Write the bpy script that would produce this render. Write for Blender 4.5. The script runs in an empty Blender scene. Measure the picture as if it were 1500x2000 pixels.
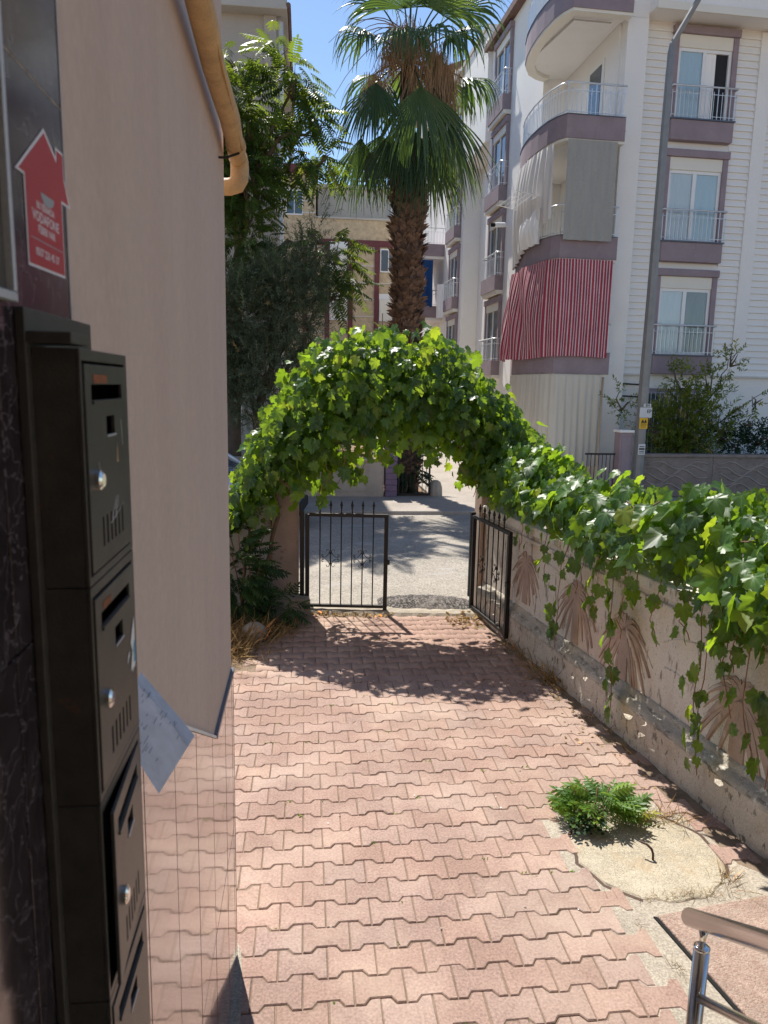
import bpy, bmesh, math, random
import numpy as np
from mathutils import Vector, Matrix
R = math.radians
rng = np.random.default_rng(7)
random.seed(7)
scene = bpy.context.scene
COL = scene.collection

# ------------------------------------------------------------ camera
CAM_H = 2.358
yaw, pitch, roll = -0.108217, 0.168171, -0.0205446
f_ = Vector((-math.sin(yaw)*math.cos(pitch), math.cos(yaw)*math.cos(pitch), -math.sin(pitch)))
r_ = Vector((math.cos(yaw), math.sin(yaw), 0))
d_ = f_.cross(r_)
r2 = math.cos(roll)*r_ + math.sin(roll)*d_
d2 = -math.sin(roll)*r_ + math.cos(roll)*d_
cam = bpy.data.cameras.new('camera')
cam.sensor_fit = 'VERTICAL'; cam.sensor_height = 36.0; cam.sensor_width = 27.0
cam.lens = 1444.35/2000*36.0
cam.clip_start = 0.05; cam.clip_end = 2000
cam.dof.use_dof = True; cam.dof.focus_distance = 7.0; cam.dof.aperture_fstop = 9.0
co = bpy.data.objects.new('camera', cam); COL.objects.link(co)
mw = Matrix.Identity(4)
for i, c in enumerate((r2, -d2, -f_)):
    for j in range(3): mw[j][i] = c[j]
mw.translation = (0, 0, CAM_H)
co.matrix_world = mw
scene.camera = co

# ------------------------------------------------------------ sky, sun, exposure
SUN_AZ, SUN_EL = R(-15.0), R(56.0)      # azimuth from +Y towards +X
world = bpy.data.worlds.new('World'); scene.world = world; world.use_nodes = True
nt = world.node_tree; nt.nodes.clear()
sky = nt.nodes.new('ShaderNodeTexSky'); sky.sky_type = 'NISHITA'; sky.sun_disc = False
sky.sun_elevation = SUN_EL; sky.sun_rotation = SUN_AZ
sky.altitude = 50; sky.air_density = 1.0; sky.dust_density = 0.15; sky.ozone_density = 3.0
bg = nt.nodes.new('ShaderNodeBackground'); bg.inputs[1].default_value = 0.105
wo = nt.nodes.new('ShaderNodeOutputWorld')
nt.links.new(sky.outputs[0], bg.inputs[0]); nt.links.new(bg.outputs[0], wo.inputs[0])
sun = bpy.data.lights.new('sun', 'SUN'); sun.energy = 5.0; sun.angle = R(0.53); sun.color = (1.0, 0.955, 0.88)
so = bpy.data.objects.new('sun', sun); COL.objects.link(so)
sdir = Vector((math.sin(SUN_AZ)*math.cos(SUN_EL), math.cos(SUN_AZ)*math.cos(SUN_EL), math.sin(SUN_EL)))
so.rotation_euler = sdir.to_track_quat('Z', 'Y').to_euler()
so.location = (-3, 12, 20)
scene.view_settings.view_transform = 'Standard'; scene.view_settings.look = 'None'
scene.view_settings.exposure = 0.66; scene.view_settings.gamma = 1.0
scene.view_settings.use_curve_mapping = False
scene.render.engine = 'CYCLES'
scene.cycles.max_bounces = 8; scene.cycles.diffuse_bounces = 4; scene.cycles.transparent_max_bounces = 8
scene.cycles.use_denoising = True
scene.cycles.sample_clamp_indirect = 6.0

# ------------------------------------------------------------ materials
MATS = {}
def _nodes(name):
    m = bpy.data.materials.new(name); m.use_nodes = True
    n = m.node_tree; n.nodes.clear()
    out = n.nodes.new('ShaderNodeOutputMaterial')
    MATS[name] = m
    return m, n, out
def N(n, t, **kw):
    x = n.nodes.new(t)
    for k, v in kw.items(): setattr(x, k, v)
    return x
def noise(n, scale, detail=4, rough=.6, vec=None, dist=0):
    x = N(n, 'ShaderNodeTexNoise'); x.inputs['Scale'].default_value = scale
    x.inputs['Detail'].default_value = detail; x.inputs['Roughness'].default_value = rough
    x.inputs['Distortion'].default_value = dist
    if vec is not None: n.links.new(vec, x.inputs['Vector'])
    return x
def ramp(n, fac, stops):
    x = N(n, 'ShaderNodeValToRGB'); e = x.color_ramp.elements
    while len(e) < len(stops): e.new(0.5)
    for el, (p, c) in zip(e, stops):
        el.position = p; el.color = (*c[:3], 1) if len(c) >= 3 else (c[0], c[0], c[0], 1)
    n.links.new(fac, x.inputs[0])
    return x
def mix(n, fac, a, b, blend='MIX'):
    x = N(n, 'ShaderNodeMix'); x.data_type = 'RGBA'; x.blend_type = blend
    for s, v in ((0, fac), (6, a), (7, b)):
        if hasattr(v, 'is_output'): n.links.new(v, x.inputs[s])
        elif s == 0: x.inputs[0].default_value = v
        else: x.inputs[s].default_value = (*v[:3], 1)
    return x.outputs[2]
def sc(c, k): return tuple(min(1.0, max(0.0, v*k)) for v in c[:3])
def M(name, col, rough=.75, var=.12, scale=3.0, col2=None, bump=0.0, bscale=60, bdist=.01, spec=.4, metal=0.0,
      rnd=0.0, stretch=None, fine=.06, coat=0.0, local=False, patches=None):
    m, n, out = _nodes(name)
    geo = N(n, 'ShaderNodeNewGeometry')
    if local:
        tc = N(n, 'ShaderNodeTexCoord'); vec = tc.outputs['Object']
    else: vec = geo.outputs['Position']
    base_vec = vec
    if stretch:
        mp = N(n, 'ShaderNodeMapping'); mp.inputs['Scale'].default_value = stretch
        n.links.new(vec, mp.inputs['Vector']); vec = mp.outputs[0]
    a = noise(n, scale, 5, .62, vec)
    c2 = col2 or sc(col, 1+var)
    c1 = sc(col, 1-var)
    r1 = ramp(n, a.outputs[0], [(.3, c1), (.7, c2)])
    colout = r1.outputs[0]
    if fine:
        fn = noise(n, scale*40, 2, .6, base_vec)
        fr_ = ramp(n, fn.outputs[0], [(.3, (1-fine*2,)*3), (.7, (1+fine if 1+fine<1 else 1.0,)*3)])
        colout = mix(n, 1.0, colout, fr_.outputs[0], 'MULTIPLY')
    if patches:   # list of (noise scale, lo, hi, colour, strength, stretch)
        for (ps, lo, hi, pc, st, pst) in patches:
            pv = base_vec
            if pst:
                mp2 = N(n, 'ShaderNodeMapping'); mp2.inputs['Scale'].default_value = pst
                n.links.new(base_vec, mp2.inputs['Vector']); pv = mp2.outputs[0]
            pn = noise(n, ps, 7, .68, pv)
            pr = ramp(n, pn.outputs[0], [(lo, (0, 0, 0)), (hi, (st, st, st))])
            colout = mix(n, pr.outputs[0], colout, pc)
    if rnd:
        oi = N(n, 'ShaderNodeObjectInfo')
        hs = N(n, 'ShaderNodeHueSaturation')
        mr = N(n, 'ShaderNodeMapRange'); mr.inputs['To Min'].default_value = 1-rnd; mr.inputs['To Max'].default_value = 1+rnd
        n.links.new(oi.outputs['Random'], mr.inputs['Value'])
        n.links.new(mr.outputs[0], hs.inputs['Value'])
        m2 = N(n, 'ShaderNodeMath', operation='MULTIPLY'); m2.inputs[1].default_value = 7.31
        m3 = N(n, 'ShaderNodeMath', operation='FRACT')
        n.links.new(oi.outputs['Random'], m2.inputs[0]); n.links.new(m2.outputs[0], m3.inputs[0])
        mr2 = N(n, 'ShaderNodeMapRange'); mr2.inputs['To Min'].default_value = 1-rnd*1.1; mr2.inputs['To Max'].default_value = 1+rnd*.6
        n.links.new(m3.outputs[0], mr2.inputs['Value']); n.links.new(mr2.outputs[0], hs.inputs['Saturation'])
        n.links.new(colout, hs.inputs['Color']); colout = hs.outputs[0]
    p = N(n, 'ShaderNodeBsdfPrincipled')
    n.links.new(colout, p.inputs['Base Color'])
    p.inputs['Roughness'].default_value = rough; p.inputs['Metallic'].default_value = metal
    p.inputs['Specular IOR Level'].default_value = spec
    p.inputs['Coat Weight'].default_value = coat
    if bump:
        bn = noise(n, bscale, 4, .6, base_vec)
        b = N(n, 'ShaderNodeBump'); b.inputs['Strength'].default_value = bump; b.inputs['Distance'].default_value = bdist
        n.links.new(bn.outputs[0], b.inputs['Height']); n.links.new(b.outputs[0], p.inputs['Normal'])
    n.links.new(p.outputs[0], out.inputs[0])
    return m
def leafmat(name, dark, light, trans, tfac=.4, rough=.45, spec=.35):
    m, n, out = _nodes(name)
    oi = N(n, 'ShaderNodeObjectInfo'); at = N(n, 'ShaderNodeAttribute'); at.attribute_name = 'tint'
    ad = N(n, 'ShaderNodeMath', operation='ADD'); n.links.new(oi.outputs['Random'], ad.inputs[0]); n.links.new(at.outputs['Fac'], ad.inputs[1])
    fr_ = N(n, 'ShaderNodeMath', operation='FRACT'); n.links.new(ad.outputs[0], fr_.inputs[0])
    c = ramp(n, fr_.outputs[0], [(0, dark), (.55, tuple((a+b)/2 for a, b in zip(dark, light))), (.93, light), (.975, sc(light, 1.3)), (1.0, (light[0]*3.2+.05, light[1]*1.5+.05, light[2]))])
    t = ramp(n, fr_.outputs[0], [(0, sc(trans, .65)), (.7, trans), (1.0, sc((trans[0]*1.25, trans[1], trans[2]), 1.15))])
    geo = N(n, 'ShaderNodeNewGeometry')
    nz = noise(n, 45, 3, .6, geo.outputs['Position'])
    rr = ramp(n, nz.outputs[0], [(.3, (.72,)*3), (.7, (1.0,)*3)])
    cc = mix(n, 1.0, c.outputs[0], rr.outputs[0], 'MULTIPLY')
    va_ = N(n, 'ShaderNodeAttribute'); va_.attribute_name = 'vein'
    vr_ = ramp(n, va_.outputs['Fac'], [(.45, (0, 0, 0)), (1.0, (.55,)*3)])
    cc = mix(n, vr_.outputs[0], cc, sc((light[0]*1.6+.03, light[1]*1.5+.03, light[2]*1.4+.02), 1.0))
    p = N(n, 'ShaderNodeBsdfPrincipled'); n.links.new(cc, p.inputs['Base Color'])
    p.inputs['Roughness'].default_value = rough; p.inputs['Specular IOR Level'].default_value = spec
    tr = N(n, 'ShaderNodeBsdfTranslucent'); n.links.new(t.outputs[0], tr.inputs[0])
    ms = N(n, 'ShaderNodeMixShader'); ms.inputs[0].default_value = tfac
    n.links.new(p.outputs[0], ms.inputs[1]); n.links.new(tr.outputs[0], ms.inputs[2])
    n.links.new(ms.outputs[0], out.inputs[0])
    return m
def glassmat(name, tint=(.92, .95, .96), rough=.02, op=.35):
    m, n, out = _nodes(name)
    g = N(n, 'ShaderNodeBsdfGlossy'); g.inputs['Roughness'].default_value = rough; g.inputs['Color'].default_value = (.9, .95, 1, 1)
    t = N(n, 'ShaderNodeBsdfTransparent'); t.inputs[0].default_value = (*tint, 1)
    fz = N(n, 'ShaderNodeFresnel'); fz.inputs[0].default_value = 1.38
    ad = N(n, 'ShaderNodeMath', operation='ADD'); ad.inputs[1].default_value = op*.05
    n.links.new(fz.outputs[0], ad.inputs[0])
    ms = N(n, 'ShaderNodeMixShader'); n.links.new(ad.outputs[0], ms.inputs[0])
    n.links.new(t.outputs[0], ms.inputs[1]); n.links.new(g.outputs[0], ms.inputs[2]); n.links.new(ms.outputs[0], out.inputs[0])
    return m

M('paver', (.40, .268, .217), .92, .14, 2.2, bump=.4, bscale=380, bdist=.002, rnd=.08, fine=.2, spec=.2,
  patches=[(1.1, .46, .72, (.47, .375, .29), .55, None), (3.5, .60, .75, (.30, .20, .17), .45, None), (170, .66, .74, (.62, .5, .42), .6, None), (120, .68, .78, (.12, .08, .07), .5, None)])
M('joint_sand', (.29, .215, .155), .95, .3, 9, bump=.6, bscale=300, bdist=.004, fine=.25, spec=.1)
M('soil', (.30, .21, .14), .95, .3, 4, bump=.7, bscale=60, bdist=.02, fine=.25, spec=.1)
M('asphalt', (.43, .385, .325), .92, .14, 1.3, bump=.5, bscale=240, bdist=.006, fine=.3, spec=.2, patches=[(.8, .5, .75, (.52, .46, .38), .6, None), (2.6, .60, .7, (.25, .23, .21), .5, None), (.5, .58, .62, (.36, .335, .31), .7, (1, 2.5, 1))])
M('asphalt_dark', (.10, .092, .088), .92, .35, 8, bump=1.0, bscale=90, bdist=.03, fine=.35, spec=.2, patches=[(45, .48, .58, (.42, .38, .34), .85, None), (3, .5, .62, (.34, .30, .27), .6, None)])
M('pavement', (.42, .37, .32), .9, .14, 1.5, bump=.4, bscale=90, bdist=.008, fine=.2, spec=.2, patches=[(3, .6, .75, (.15, .13, .12), .5, None)])
M('concrete', (.47, .41, .33), .92, .15, 3, bump=.5, bscale=130, bdist=.006, fine=.25, spec=.15, patches=[(5, .58, .7, (.30, .24, .18), .55, None)])
M('concrete_pale', (.53, .46, .345), .92, .16, 4, bump=.6, bscale=150, bdist=.006, fine=.28, spec=.15, patches=[(6, .50, .66, (.38, .29, .19), .7, None), (45, .60, .68, (.18, .14, .11), .7, None), (2.5, .52, .62, (.48, .42, .33), .6, None)])
M('slab_red', (.56, .41, .33), .92, .2, 6, bump=1.0, bscale=110, bdist=.010, fine=.3, spec=.15, patches=[(60, .50, .60, (.30, .19, .15), .75, None), (5, .55, .65, (.36, .30, .25), .5, None)])
M('moulding_grime', (.52, .47, .39), .95, .3, 6, bump=.9, bscale=60, bdist=.012, fine=.2, spec=.1, patches=[(3, .46, .62, (.34, .32, .27), .75, (1, .5, 1)), (24, .54, .62, (.14, .125, .105), .75, (1, .3, 1)), (16, .58, .64, (.68, .64, .56), .8, None)])
M('grout_dark', (.10, .065, .055), .9, .2, 20)
M('pink_plaster', (.56, .425, .34), .88, .06, 1.2, bump=.55, bscale=9, bdist=.012, fine=.04, spec=.25, stretch=(3, 3, .35),
  patches=[(2.2, .5, .8, (.55, .44, .345), .5, (2.2, 2.2, .2)), (5, .60, .75, (.40, .31, .26), .30, (3, 3, .15)), (1.4, .62, .7, (.60, .50, .42), .35, None), (260, .70, .73, (.24, .18, .16), .8, None)])
M('trim_metal', (.10, .12, .16), .35, .1, 3, spec=.5)
M('trim_white', (.70, .68, .64), .5, .1, 5)
M('pipe_tan', (.56, .36, .17), .6, .18, 14, bump=.5, bscale=70, bdist=.006, fine=.1, spec=.4, patches=[(28, .58, .7, (.32, .17, .07), .55, (1, .25, 1)), (9, .6, .75, (.66, .48, .26), .6, None)])
M('black_metal', (.009, .0085, .009), .5, .25, 20, bump=.2, bscale=200, bdist=.002, spec=.45, patches=[(40, .66, .76, (.05, .028, .02), .5, None)])
M('mailbox_paint', (.062, .054, .044), .42, .25, 30, bump=.5, bscale=420, bdist=.0012, spec=.5, fine=.15, patches=[(22, .64, .74, (.16, .06, .025), .55, None)])
M('dark_inside', (.006, .006, .006), .9, .1, 5)
M('iron', (.085, .05, .035), .8, .3, 30, bump=.4, bscale=200, bdist=.002)
M('rust', (.26, .09, .03), .8, .3, 40, bump=.3, bscale=300, bdist=.001)
M('steel', (.66, .65, .63), .2, .06, 6, metal=1.0, bump=.05, bscale=400, bdist=.001, fine=.03)
M('chrome', (.75, .73, .70), .10, .02, 6, metal=1.0, fine=0)
M('wall_cream', (.655, .61, .53), .9, .08, 2.2, bump=.6, bscale=90, bdist=.008, fine=.08, spec=.2,
  patches=[(1.5, .50, .64, (.50, .39, .31), .7, (1, 1, .45)), (14, .57, .63, (.20, .16, .13), .8, (1, 1, .28)), (55, .60, .66, (.17, .14, .11), .8, None), (2.4, .56, .66, (.74, .70, .64), .6, None)])
M('plinth_dirty', (.62, .55, .45), .92, .14, 3, bump=.8, bscale=70, bdist=.012, fine=.15, spec=.15,
  patches=[(3.0, .50, .64, (.36, .29, .22), .6, (1, 1, .6)), (22, .56, .62, (.12, .10, .08), .8, (1, 1, .4)), (70, .62, .68, (.12, .10, .08), .7, None)])
M('relief_brown', (.44, .33, .27), .9, .16, 7, bump=.6, bscale=60, bdist=.008, fine=.1, spec=.2, patches=[(20, .6, .68, (.16, .12, .10), .7, (1, 1, .4))])
M('post_plaster', (.44, .33, .26), .9, .14, 4, bump=.5, bscale=80, bdist=.008, fine=.12, spec=.2, patches=[(9, .6, .68, (.18, .13, .1), .6, None)])
M('opp_wall', (.50, .42, .34), .9, .12, 3, bump=.5, bscale=60, bdist=.01, fine=.1, spec=.2)
M('stamped_light', (.42, .35, .30), .9, .14, 4, fine=.12, spec=.2)
M('stamped_wall', (.31, .255, .22), .9, .16, 4, bump=.7, bscale=40, bdist=.012, fine=.12, spec=.2, patches=[(7, .55, .64, (.17, .13, .115), .7, (1, 1, 2))])
M('purple_paint', (.20, .135, .20), .6, .14, 5, bump=.4, bscale=30, bdist=.01, spec=.35)
M('purple_band', (.31, .245, .265), .75, .12, 2.4, fine=.05, patches=[(3, .55, .75, (.38, .315, .33), .5, None), (9, .60, .72, (.20, .15, .17), .35, (1, 1, .2))])
M('white_wall', (.88, .855, .81), .8, .03, 1.0, fine=.03, bump=.15, bscale=60, bdist=.005, spec=.25, patches=[(1.2, .58, .8, (.72, .67, .60), .35, (1, 1, .3)), (7, .62, .74, (.58, .54, .49), .35, (1, 1, .12))])
M('siding', (.86, .835, .79), .6, .03, 1.0, fine=.02, spec=.3, patches=[(1.6, .6, .8, (.70, .66, .60), .4, (1, 1, .2)), (6, .62, .74, (.60, .56, .51), .3, (1, 1, .1))])
M('cream_panel', (.80, .76, .66), .6, .03, 2, fine=.02)
M('pvc', (.82, .82, .81), .4, .02, 2, fine=0, spec=.45)
M('rail_metal', (.68, .70, .72), .35, .03, 4, metal=.6, fine=0)
M('curtain_white', (.90, .89, .87), .85, .05, 6, stretch=(6, 6, .3), fine=0)
M('curtain_blue', (.74, .84, .86), .85, .06, 6, stretch=(6, 6, .3), fine=0)
M('room_dark', (.03, .03, .035), .9, .1, 2)
M('cloth_grey', (.40, .395, .365), .92, .07, 1.6, bump=.5, bscale=260, bdist=.003, fine=.1, stretch=(5, 5, .8), spec=.1)
M('cloth_white', (.74, .70, .66), .92, .06, 2, bump=.4, bscale=160, bdist=.004, fine=.05, spec=.1)
M('cloth_beige', (.66, .62, .53), .92, .06, 2.4, fine=.05, stretch=(5, 5, .4), spec=.1)
M('cloth_blue', (.022, .075, .22), .85, .12, 3, spec=.15)
M('beige_stone', (.72, .57, .38), .9, .24, 3.5, fine=.22, bump=.3, bscale=20, bdist=.02, spec=.15)
M('burgundy', (.17, .055, .06), .8, .15, 3, fine=.1)
M('pent_grey', (.53, .50, .45), .85, .06, .8, fine=.04)
M('grey_wall', (.47, .43, .385), .88, .06, .8, fine=.05, patches=[(1, .55, .75, (.40, .36, .31), .5, (1, 1, .3))])
M('roof_brown', (.20, .12, .10), .8, .15, 3)
M('glass_dark', (.06, .09, .12), .06, .1, 1, spec=.8, fine=0)
glassmat('pane')
M('galv', (.27, .27, .265), .5, .1, 5, metal=.4, patches=[(6, .6, .75, (.30, .29, .27), .5, (1, 1, .3))])
M('sign_grey', (.66, .66, .66), .5, .05, 8)
M('sign_yellow', (.80, .46, .02), .45, .04, 8, fine=0)
M('ink', (.02, .02, .02), .6, .05, 8, fine=0)
M('print_grey', (.20, .24, .32), .7, .05, 8, fine=0)
M('sticker_white', (.72, .68, .68), .35, .03, 8, fine=0, spec=.5)
M('sticker_red', (.42, .018, .025), .32, .06, 12, fine=0, spec=.5)
M('sticker_grey', (.30, .33, .33), .35, .05, 8, fine=0)
M('paper', (.80, .86, .96), .55, .04, 9, fine=.02, spec=.35)
M('paper_fold', (.66, .70, .78), .5, .05, 9, fine=.02, spec=.4)
M('torn_white', (.75, .74, .70), .7, .06, 30)
M('torn_blue', (.10, .33, .50), .7, .06, 30)
M('board', (.085, .075, .062), .6, .15, 6, spec=.25)
M('alu', (.58, .59, .60), .4, .05, 6, metal=.5)
M('wood_stem', (.17, .105, .065), .85, .2, 12, bump=.5, bscale=90, bdist=.004)
M('red_stem', (.27, .13, .07), .7, .2, 14)
M('bark', (.15, .115, .085), .9, .25, 5, bump=.8, bscale=40, bdist=.02)
M('palm_bark', (.11, .065, .045), .9, .3, 6, bump=.6, bscale=50, bdist=.02, local=True)
M('palm_boot', (.14, .078, .05), .9, .45, 12, col2=(.31, .185, .12), bump=.5, bscale=60, bdist=.015)
M('palm_dead', (.33, .225, .14), .9, .25, 9)
M('straw', (.56, .40, .20), .85, .3, 12)
M('dead_leaf', (.36, .17, .07), .85, .3, 20)
M('car_silver', (.50, .55, .62), .3, .03, 2, metal=.55, fine=0, coat=.6)
M('tyre', (.02, .02, .02), .85, .1, 5)
M('car_light', (.7, .1, .05), .2, .05, 5, fine=0)
M('tile_roof', (.40, .15, .09), .8, .2, 4)
leafmat('vine_leaf', (.014, .044, .012), (.062, .145, .022), (.46, .72, .035), .36, .42, .45)
leafmat('dark_leaf', (.018, .05, .020), (.045, .10, .028), (.10, .20, .03), .25, .5, .3)  # naturally darker green foliage of the shrub and seedling
leafmat('ail_leaf', (.020, .048, .018), (.06, .12, .028), (.32, .44, .04), .33, .45, .35)
leafmat('olive_leaf', (.050, .075, .045), (.15, .19, .12), (.22, .29, .10), .25, .55, .3)
leafmat('palm_leaf', (.026, .058, .024), (.075, .135, .040), (.20, .33, .05), .30, .4, .45)
leafmat('lemon_leaf', (.065, .10, .02), (.18, .24, .04), (.42, .50, .035), .36, .4, .45)
leafmat('rose_leaf', (.012, .035, .016), (.03, .07, .03), (.06, .13, .03), .2, .5, .3)
leafmat('weed_leaf', (.05, .13, .025), (.12, .24, .04), (.38, .58, .05), .35, .45, .4)
leafmat('paper_t', (.88, .92, .98), (.88, .92, .98), (.80, .88, 1.0), .5, .5, .35)
leafmat('paper_f', (.75, .78, .84), (.75, .78, .84), (.70, .75, .82), .4, .5, .35)
leafmat('dry_leaf', (.25, .16, .07), (.50, .36, .17), (.4, .28, .12), .25, .8, .1)
def special_mats():
    # polished dado tile: dark pinkish ceramic with a mirror glaze
    m, n, out = _nodes('dado_tile')
    p = N(n, 'ShaderNodeBsdfPrincipled')
    geo = N(n, 'ShaderNodeNewGeometry')
    mp = N(n, 'ShaderNodeMapping'); mp.inputs['Scale'].default_value = (1, 1, 14); n.links.new(geo.outputs['Position'], mp.inputs[0])
    a = noise(n, 9, 4, .6, mp.outputs[0])
    r = ramp(n, a.outputs[0], [(.3, (.20, .125, .105)), (.7, (.30, .20, .17))])
    n.links.new(r.outputs[0], p.inputs['Base Color'])
    p.inputs['Roughness'].default_value = .075; p.inputs['IOR'].default_value = 1.9; p.inputs['Specular IOR Level'].default_value = .9
    p.inputs['Coat Weight'].default_value = .5; p.inputs['Coat Roughness'].default_value = .03
    w = noise(n, 5, 2, .5, mp.outputs[0]); b = N(n, 'ShaderNodeBump'); b.inputs['Strength'].default_value = .16; b.inputs['Distance'].default_value = .004
    n.links.new(w.outputs[0], b.inputs['Height']); n.links.new(b.outputs[0], p.inputs['Normal'])
    n.links.new(p.outputs[0], out.inputs[0])
    # dark violet veined marble
    m, n, out = _nodes('marble')
    p = N(n, 'ShaderNodeBsdfPrincipled'); geo = N(n, 'ShaderNodeNewGeometry')
    a = noise(n, 14, 6, .65, geo.outputs['Position'], 1.2)
    r = ramp(n, a.outputs[0], [(.3, (.015, .011, .012)), (.55, (.030, .021, .023)), (.8, (.060, .046, .048))])
    v = N(n, 'ShaderNodeTexVoronoi', feature='DISTANCE_TO_EDGE'); v.inputs['Scale'].default_value = 17
    dn = noise(n, 9, 4, .6, geo.outputs['Position'])
    vm = N(n, 'ShaderNodeVectorMath', operation='MULTIPLY_ADD'); vm.inputs[1].default_value = (.22, .22, .22)
    n.links.new(dn.outputs['Color'], vm.inputs[0]); n.links.new(geo.outputs['Position'], vm.inputs[2]); n.links.new(vm.outputs[0], v.inputs['Vector'])
    vr = ramp(n, v.outputs['Distance'], [(0.0, (.30,)*3), (.03, (0,)*3)])
    c = mix(n, vr.outputs[0], r.outputs[0], (.30, .25, .26))
    n.links.new(c, p.inputs['Base Color']); p.inputs['Roughness'].default_value = .12; p.inputs['Specular IOR Level'].default_value = .6
    n.links.new(p.outputs[0], out.inputs[0])
    # red and white striped awning cloth (woven stripes run along the cloth's own UV)
    m, n, out = _nodes('cloth_stripe')
    p = N(n, 'ShaderNodeBsdfPrincipled'); uv = N(n, 'ShaderNodeUVMap'); uv.uv_map = 'UVMap'
    sx = N(n, 'ShaderNodeSeparateXYZ'); n.links.new(uv.outputs[0], sx.inputs[0])
    mu = N(n, 'ShaderNodeMath', operation='MULTIPLY'); mu.inputs[1].default_value = 1/.072; n.links.new(sx.outputs[0], mu.inputs[0])
    fr_ = N(n, 'ShaderNodeMath', operation='FRACT'); n.links.new(mu.outputs[0], fr_.inputs[0])
    r = ramp(n, fr_.outputs[0], [(0, (.40, .055, .085)), (.64, (.64, .56, .56)), (1, (.64, .56, .56))]); r.color_ramp.interpolation = 'CONSTANT'
    geo = N(n, 'ShaderNodeNewGeometry'); nz = noise(n, 2.5, 4, .6, geo.outputs['Position'])
    rr = ramp(n, nz.outputs[0], [(.3, (.82,)*3), (.7, (1.0,)*3)])
    n.links.new(mix(n, 1.0, r.outputs[0], rr.outputs[0], 'MULTIPLY'), p.inputs['Base Color']); p.inputs['Roughness'].default_value = .9
    p.inputs['Specular IOR Level'].default_value = .1
    n.links.new(p.outputs[0], out.inputs[0])
special_mats()

# ------------------------------------------------------------ mesh helpers
class MB:
    def __init__(s): s.v = []; s.f = []; s.uv = None
    def add(s, vs, fs):
        o = len(s.v); s.v += [tuple(map(float, q)) for q in vs]; s.f += [tuple(i+o for i in f) for f in fs]; return s
    def box(s, x0, x1, y0, y1, z0, z1):
        return s.add([(x0,y0,z0),(x1,y0,z0),(x1,y1,z0),(x0,y1,z0),(x0,y0,z1),(x1,y0,z1),(x1,y1,z1),(x0,y1,z1)],
                     [(0,3,2,1),(4,5,6,7),(0,1,5,4),(1,2,6,5),(2,3,7,6),(3,0,4,7)])
    def obox(s, c, ax, ay, az):   # oriented box: centre and three half axes
        c, ax, ay, az = map(Vector, (c, ax, ay, az)); vs = []
        for k in (-1, 1):
            for (i, j) in ((-1,-1),(1,-1),(1,1),(-1,1)): vs.append(c+ax*i+ay*j+az*k)
        return s.add(vs, [(0,3,2,1),(4,5,6,7),(0,1,5,4),(1,2,6,5),(2,3,7,6),(3,0,4,7)])
    def prism(s, poly, z0, z1):   # horizontal polygon extruded up
        n = len(poly)
        return s.add([(x,y,z0) for x,y in poly]+[(x,y,z1) for x,y in poly],
                     [tuple(range(n-1,-1,-1)), tuple(range(n,2*n))]+[(i,(i+1)%n,n+(i+1)%n,n+i) for i in range(n)])
    def prism_dir(s, pts, d):     # planar polygon (3d) extruded by vector d
        n = len(pts); d = Vector(d); p2 = [Vector(p)+d for p in pts]
        return s.add(list(pts)+p2, [tuple(range(n-1,-1,-1)), tuple(range(n,2*n))]+[(i,(i+1)%n,n+(i+1)%n,n+i) for i in range(n)])
    def tube(s, pts, r, n=8, caps=True):
        pts = [Vector(p) for p in pts]; rs = r if isinstance(r, (list, tuple)) else [r]*len(pts)
        t = (pts[1]-pts[0]).normalized(); up = Vector((0,0,1)) if abs(t.z) < .9 else Vector((1,0,0))
        a = t.cross(up).normalized(); base = len(s.v); vs = []; fs = []
        for i, p in enumerate(pts):
            if i == 0: t = pts[1]-pts[0]
            elif i == len(pts)-1: t = pts[-1]-pts[-2]
            else: t = (pts[i+1]-pts[i]).normalized()+(pts[i]-pts[i-1]).normalized()
            t = t.normalized() if t.length > 1e-9 else Vector((0,0,1))
            a = (a - t*a.dot(t)); a = a.normalized() if a.length > 1e-6 else t.orthogonal().normalized()
            b = t.cross(a)
            for k in range(n):
                th = 2*math.pi*k/n; vs.append(p+(a*math.cos(th)+b*math.sin(th))*rs[i])
        for i in range(len(pts)-1):
            for k in range(n):
                k2 = (k+1) % n; fs.append((i*n+k, i*n+k2, (i+1)*n+k2, (i+1)*n+k))
        if caps: fs.append(tuple(range(n-1,-1,-1))); fs.append(tuple((len(pts)-1)*n+k for k in range(n)))
        return s.add(vs, fs)
    def lathe(s, prof, c=(0,0,0), n=16):
        vs = []; fs = []
        for r, z in prof:
            for k in range(n):
                th = 2*math.pi*k/n; vs.append((c[0]+r*math.cos(th), c[1]+r*math.sin(th), c[2]+z))
        for i in range(len(prof)-1):
            for k in range(n):
                k2 = (k+1) % n; fs.append((i*n+k, i*n+k2, (i+1)*n+k2, (i+1)*n+k))
        fs.append(tuple(range(n-1,-1,-1))); fs.append(tuple((len(prof)-1)*n+k for k in range(n)))
        return s.add(vs, fs)
    def grid(s, P):               # 2d list of points
        h, w = len(P), len(P[0]); vs = [q for row in P for q in row]
        return s.add(vs, [(j*w+i, j*w+i+1, (j+1)*w+i+1, (j+1)*w+i) for j in range(h-1) for i in range(w-1)])
    def mesh(s, name, smooth=False):
        me = bpy.data.meshes.new(name); me.from_pydata(s.v, [], s.f); me.update()
        if smooth: me.polygons.foreach_set('use_smooth', [True]*len(me.polygons))
        return me
def link(name, me, mat, parent=None):
    o = bpy.data.objects.new(name, me)
    if mat is not None and not me.materials: me.materials.append(MATS[mat])
    COL.objects.link(o)
    if parent is not None: o.parent = parent
    return o
def bevel(o, w=.004, seg=2):
    b = o.modifiers.new('bevel', 'BEVEL'); b.width = w; b.segments = seg; b.limit_method = 'ANGLE'; b.angle_limit = R(35)
    return o
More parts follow.
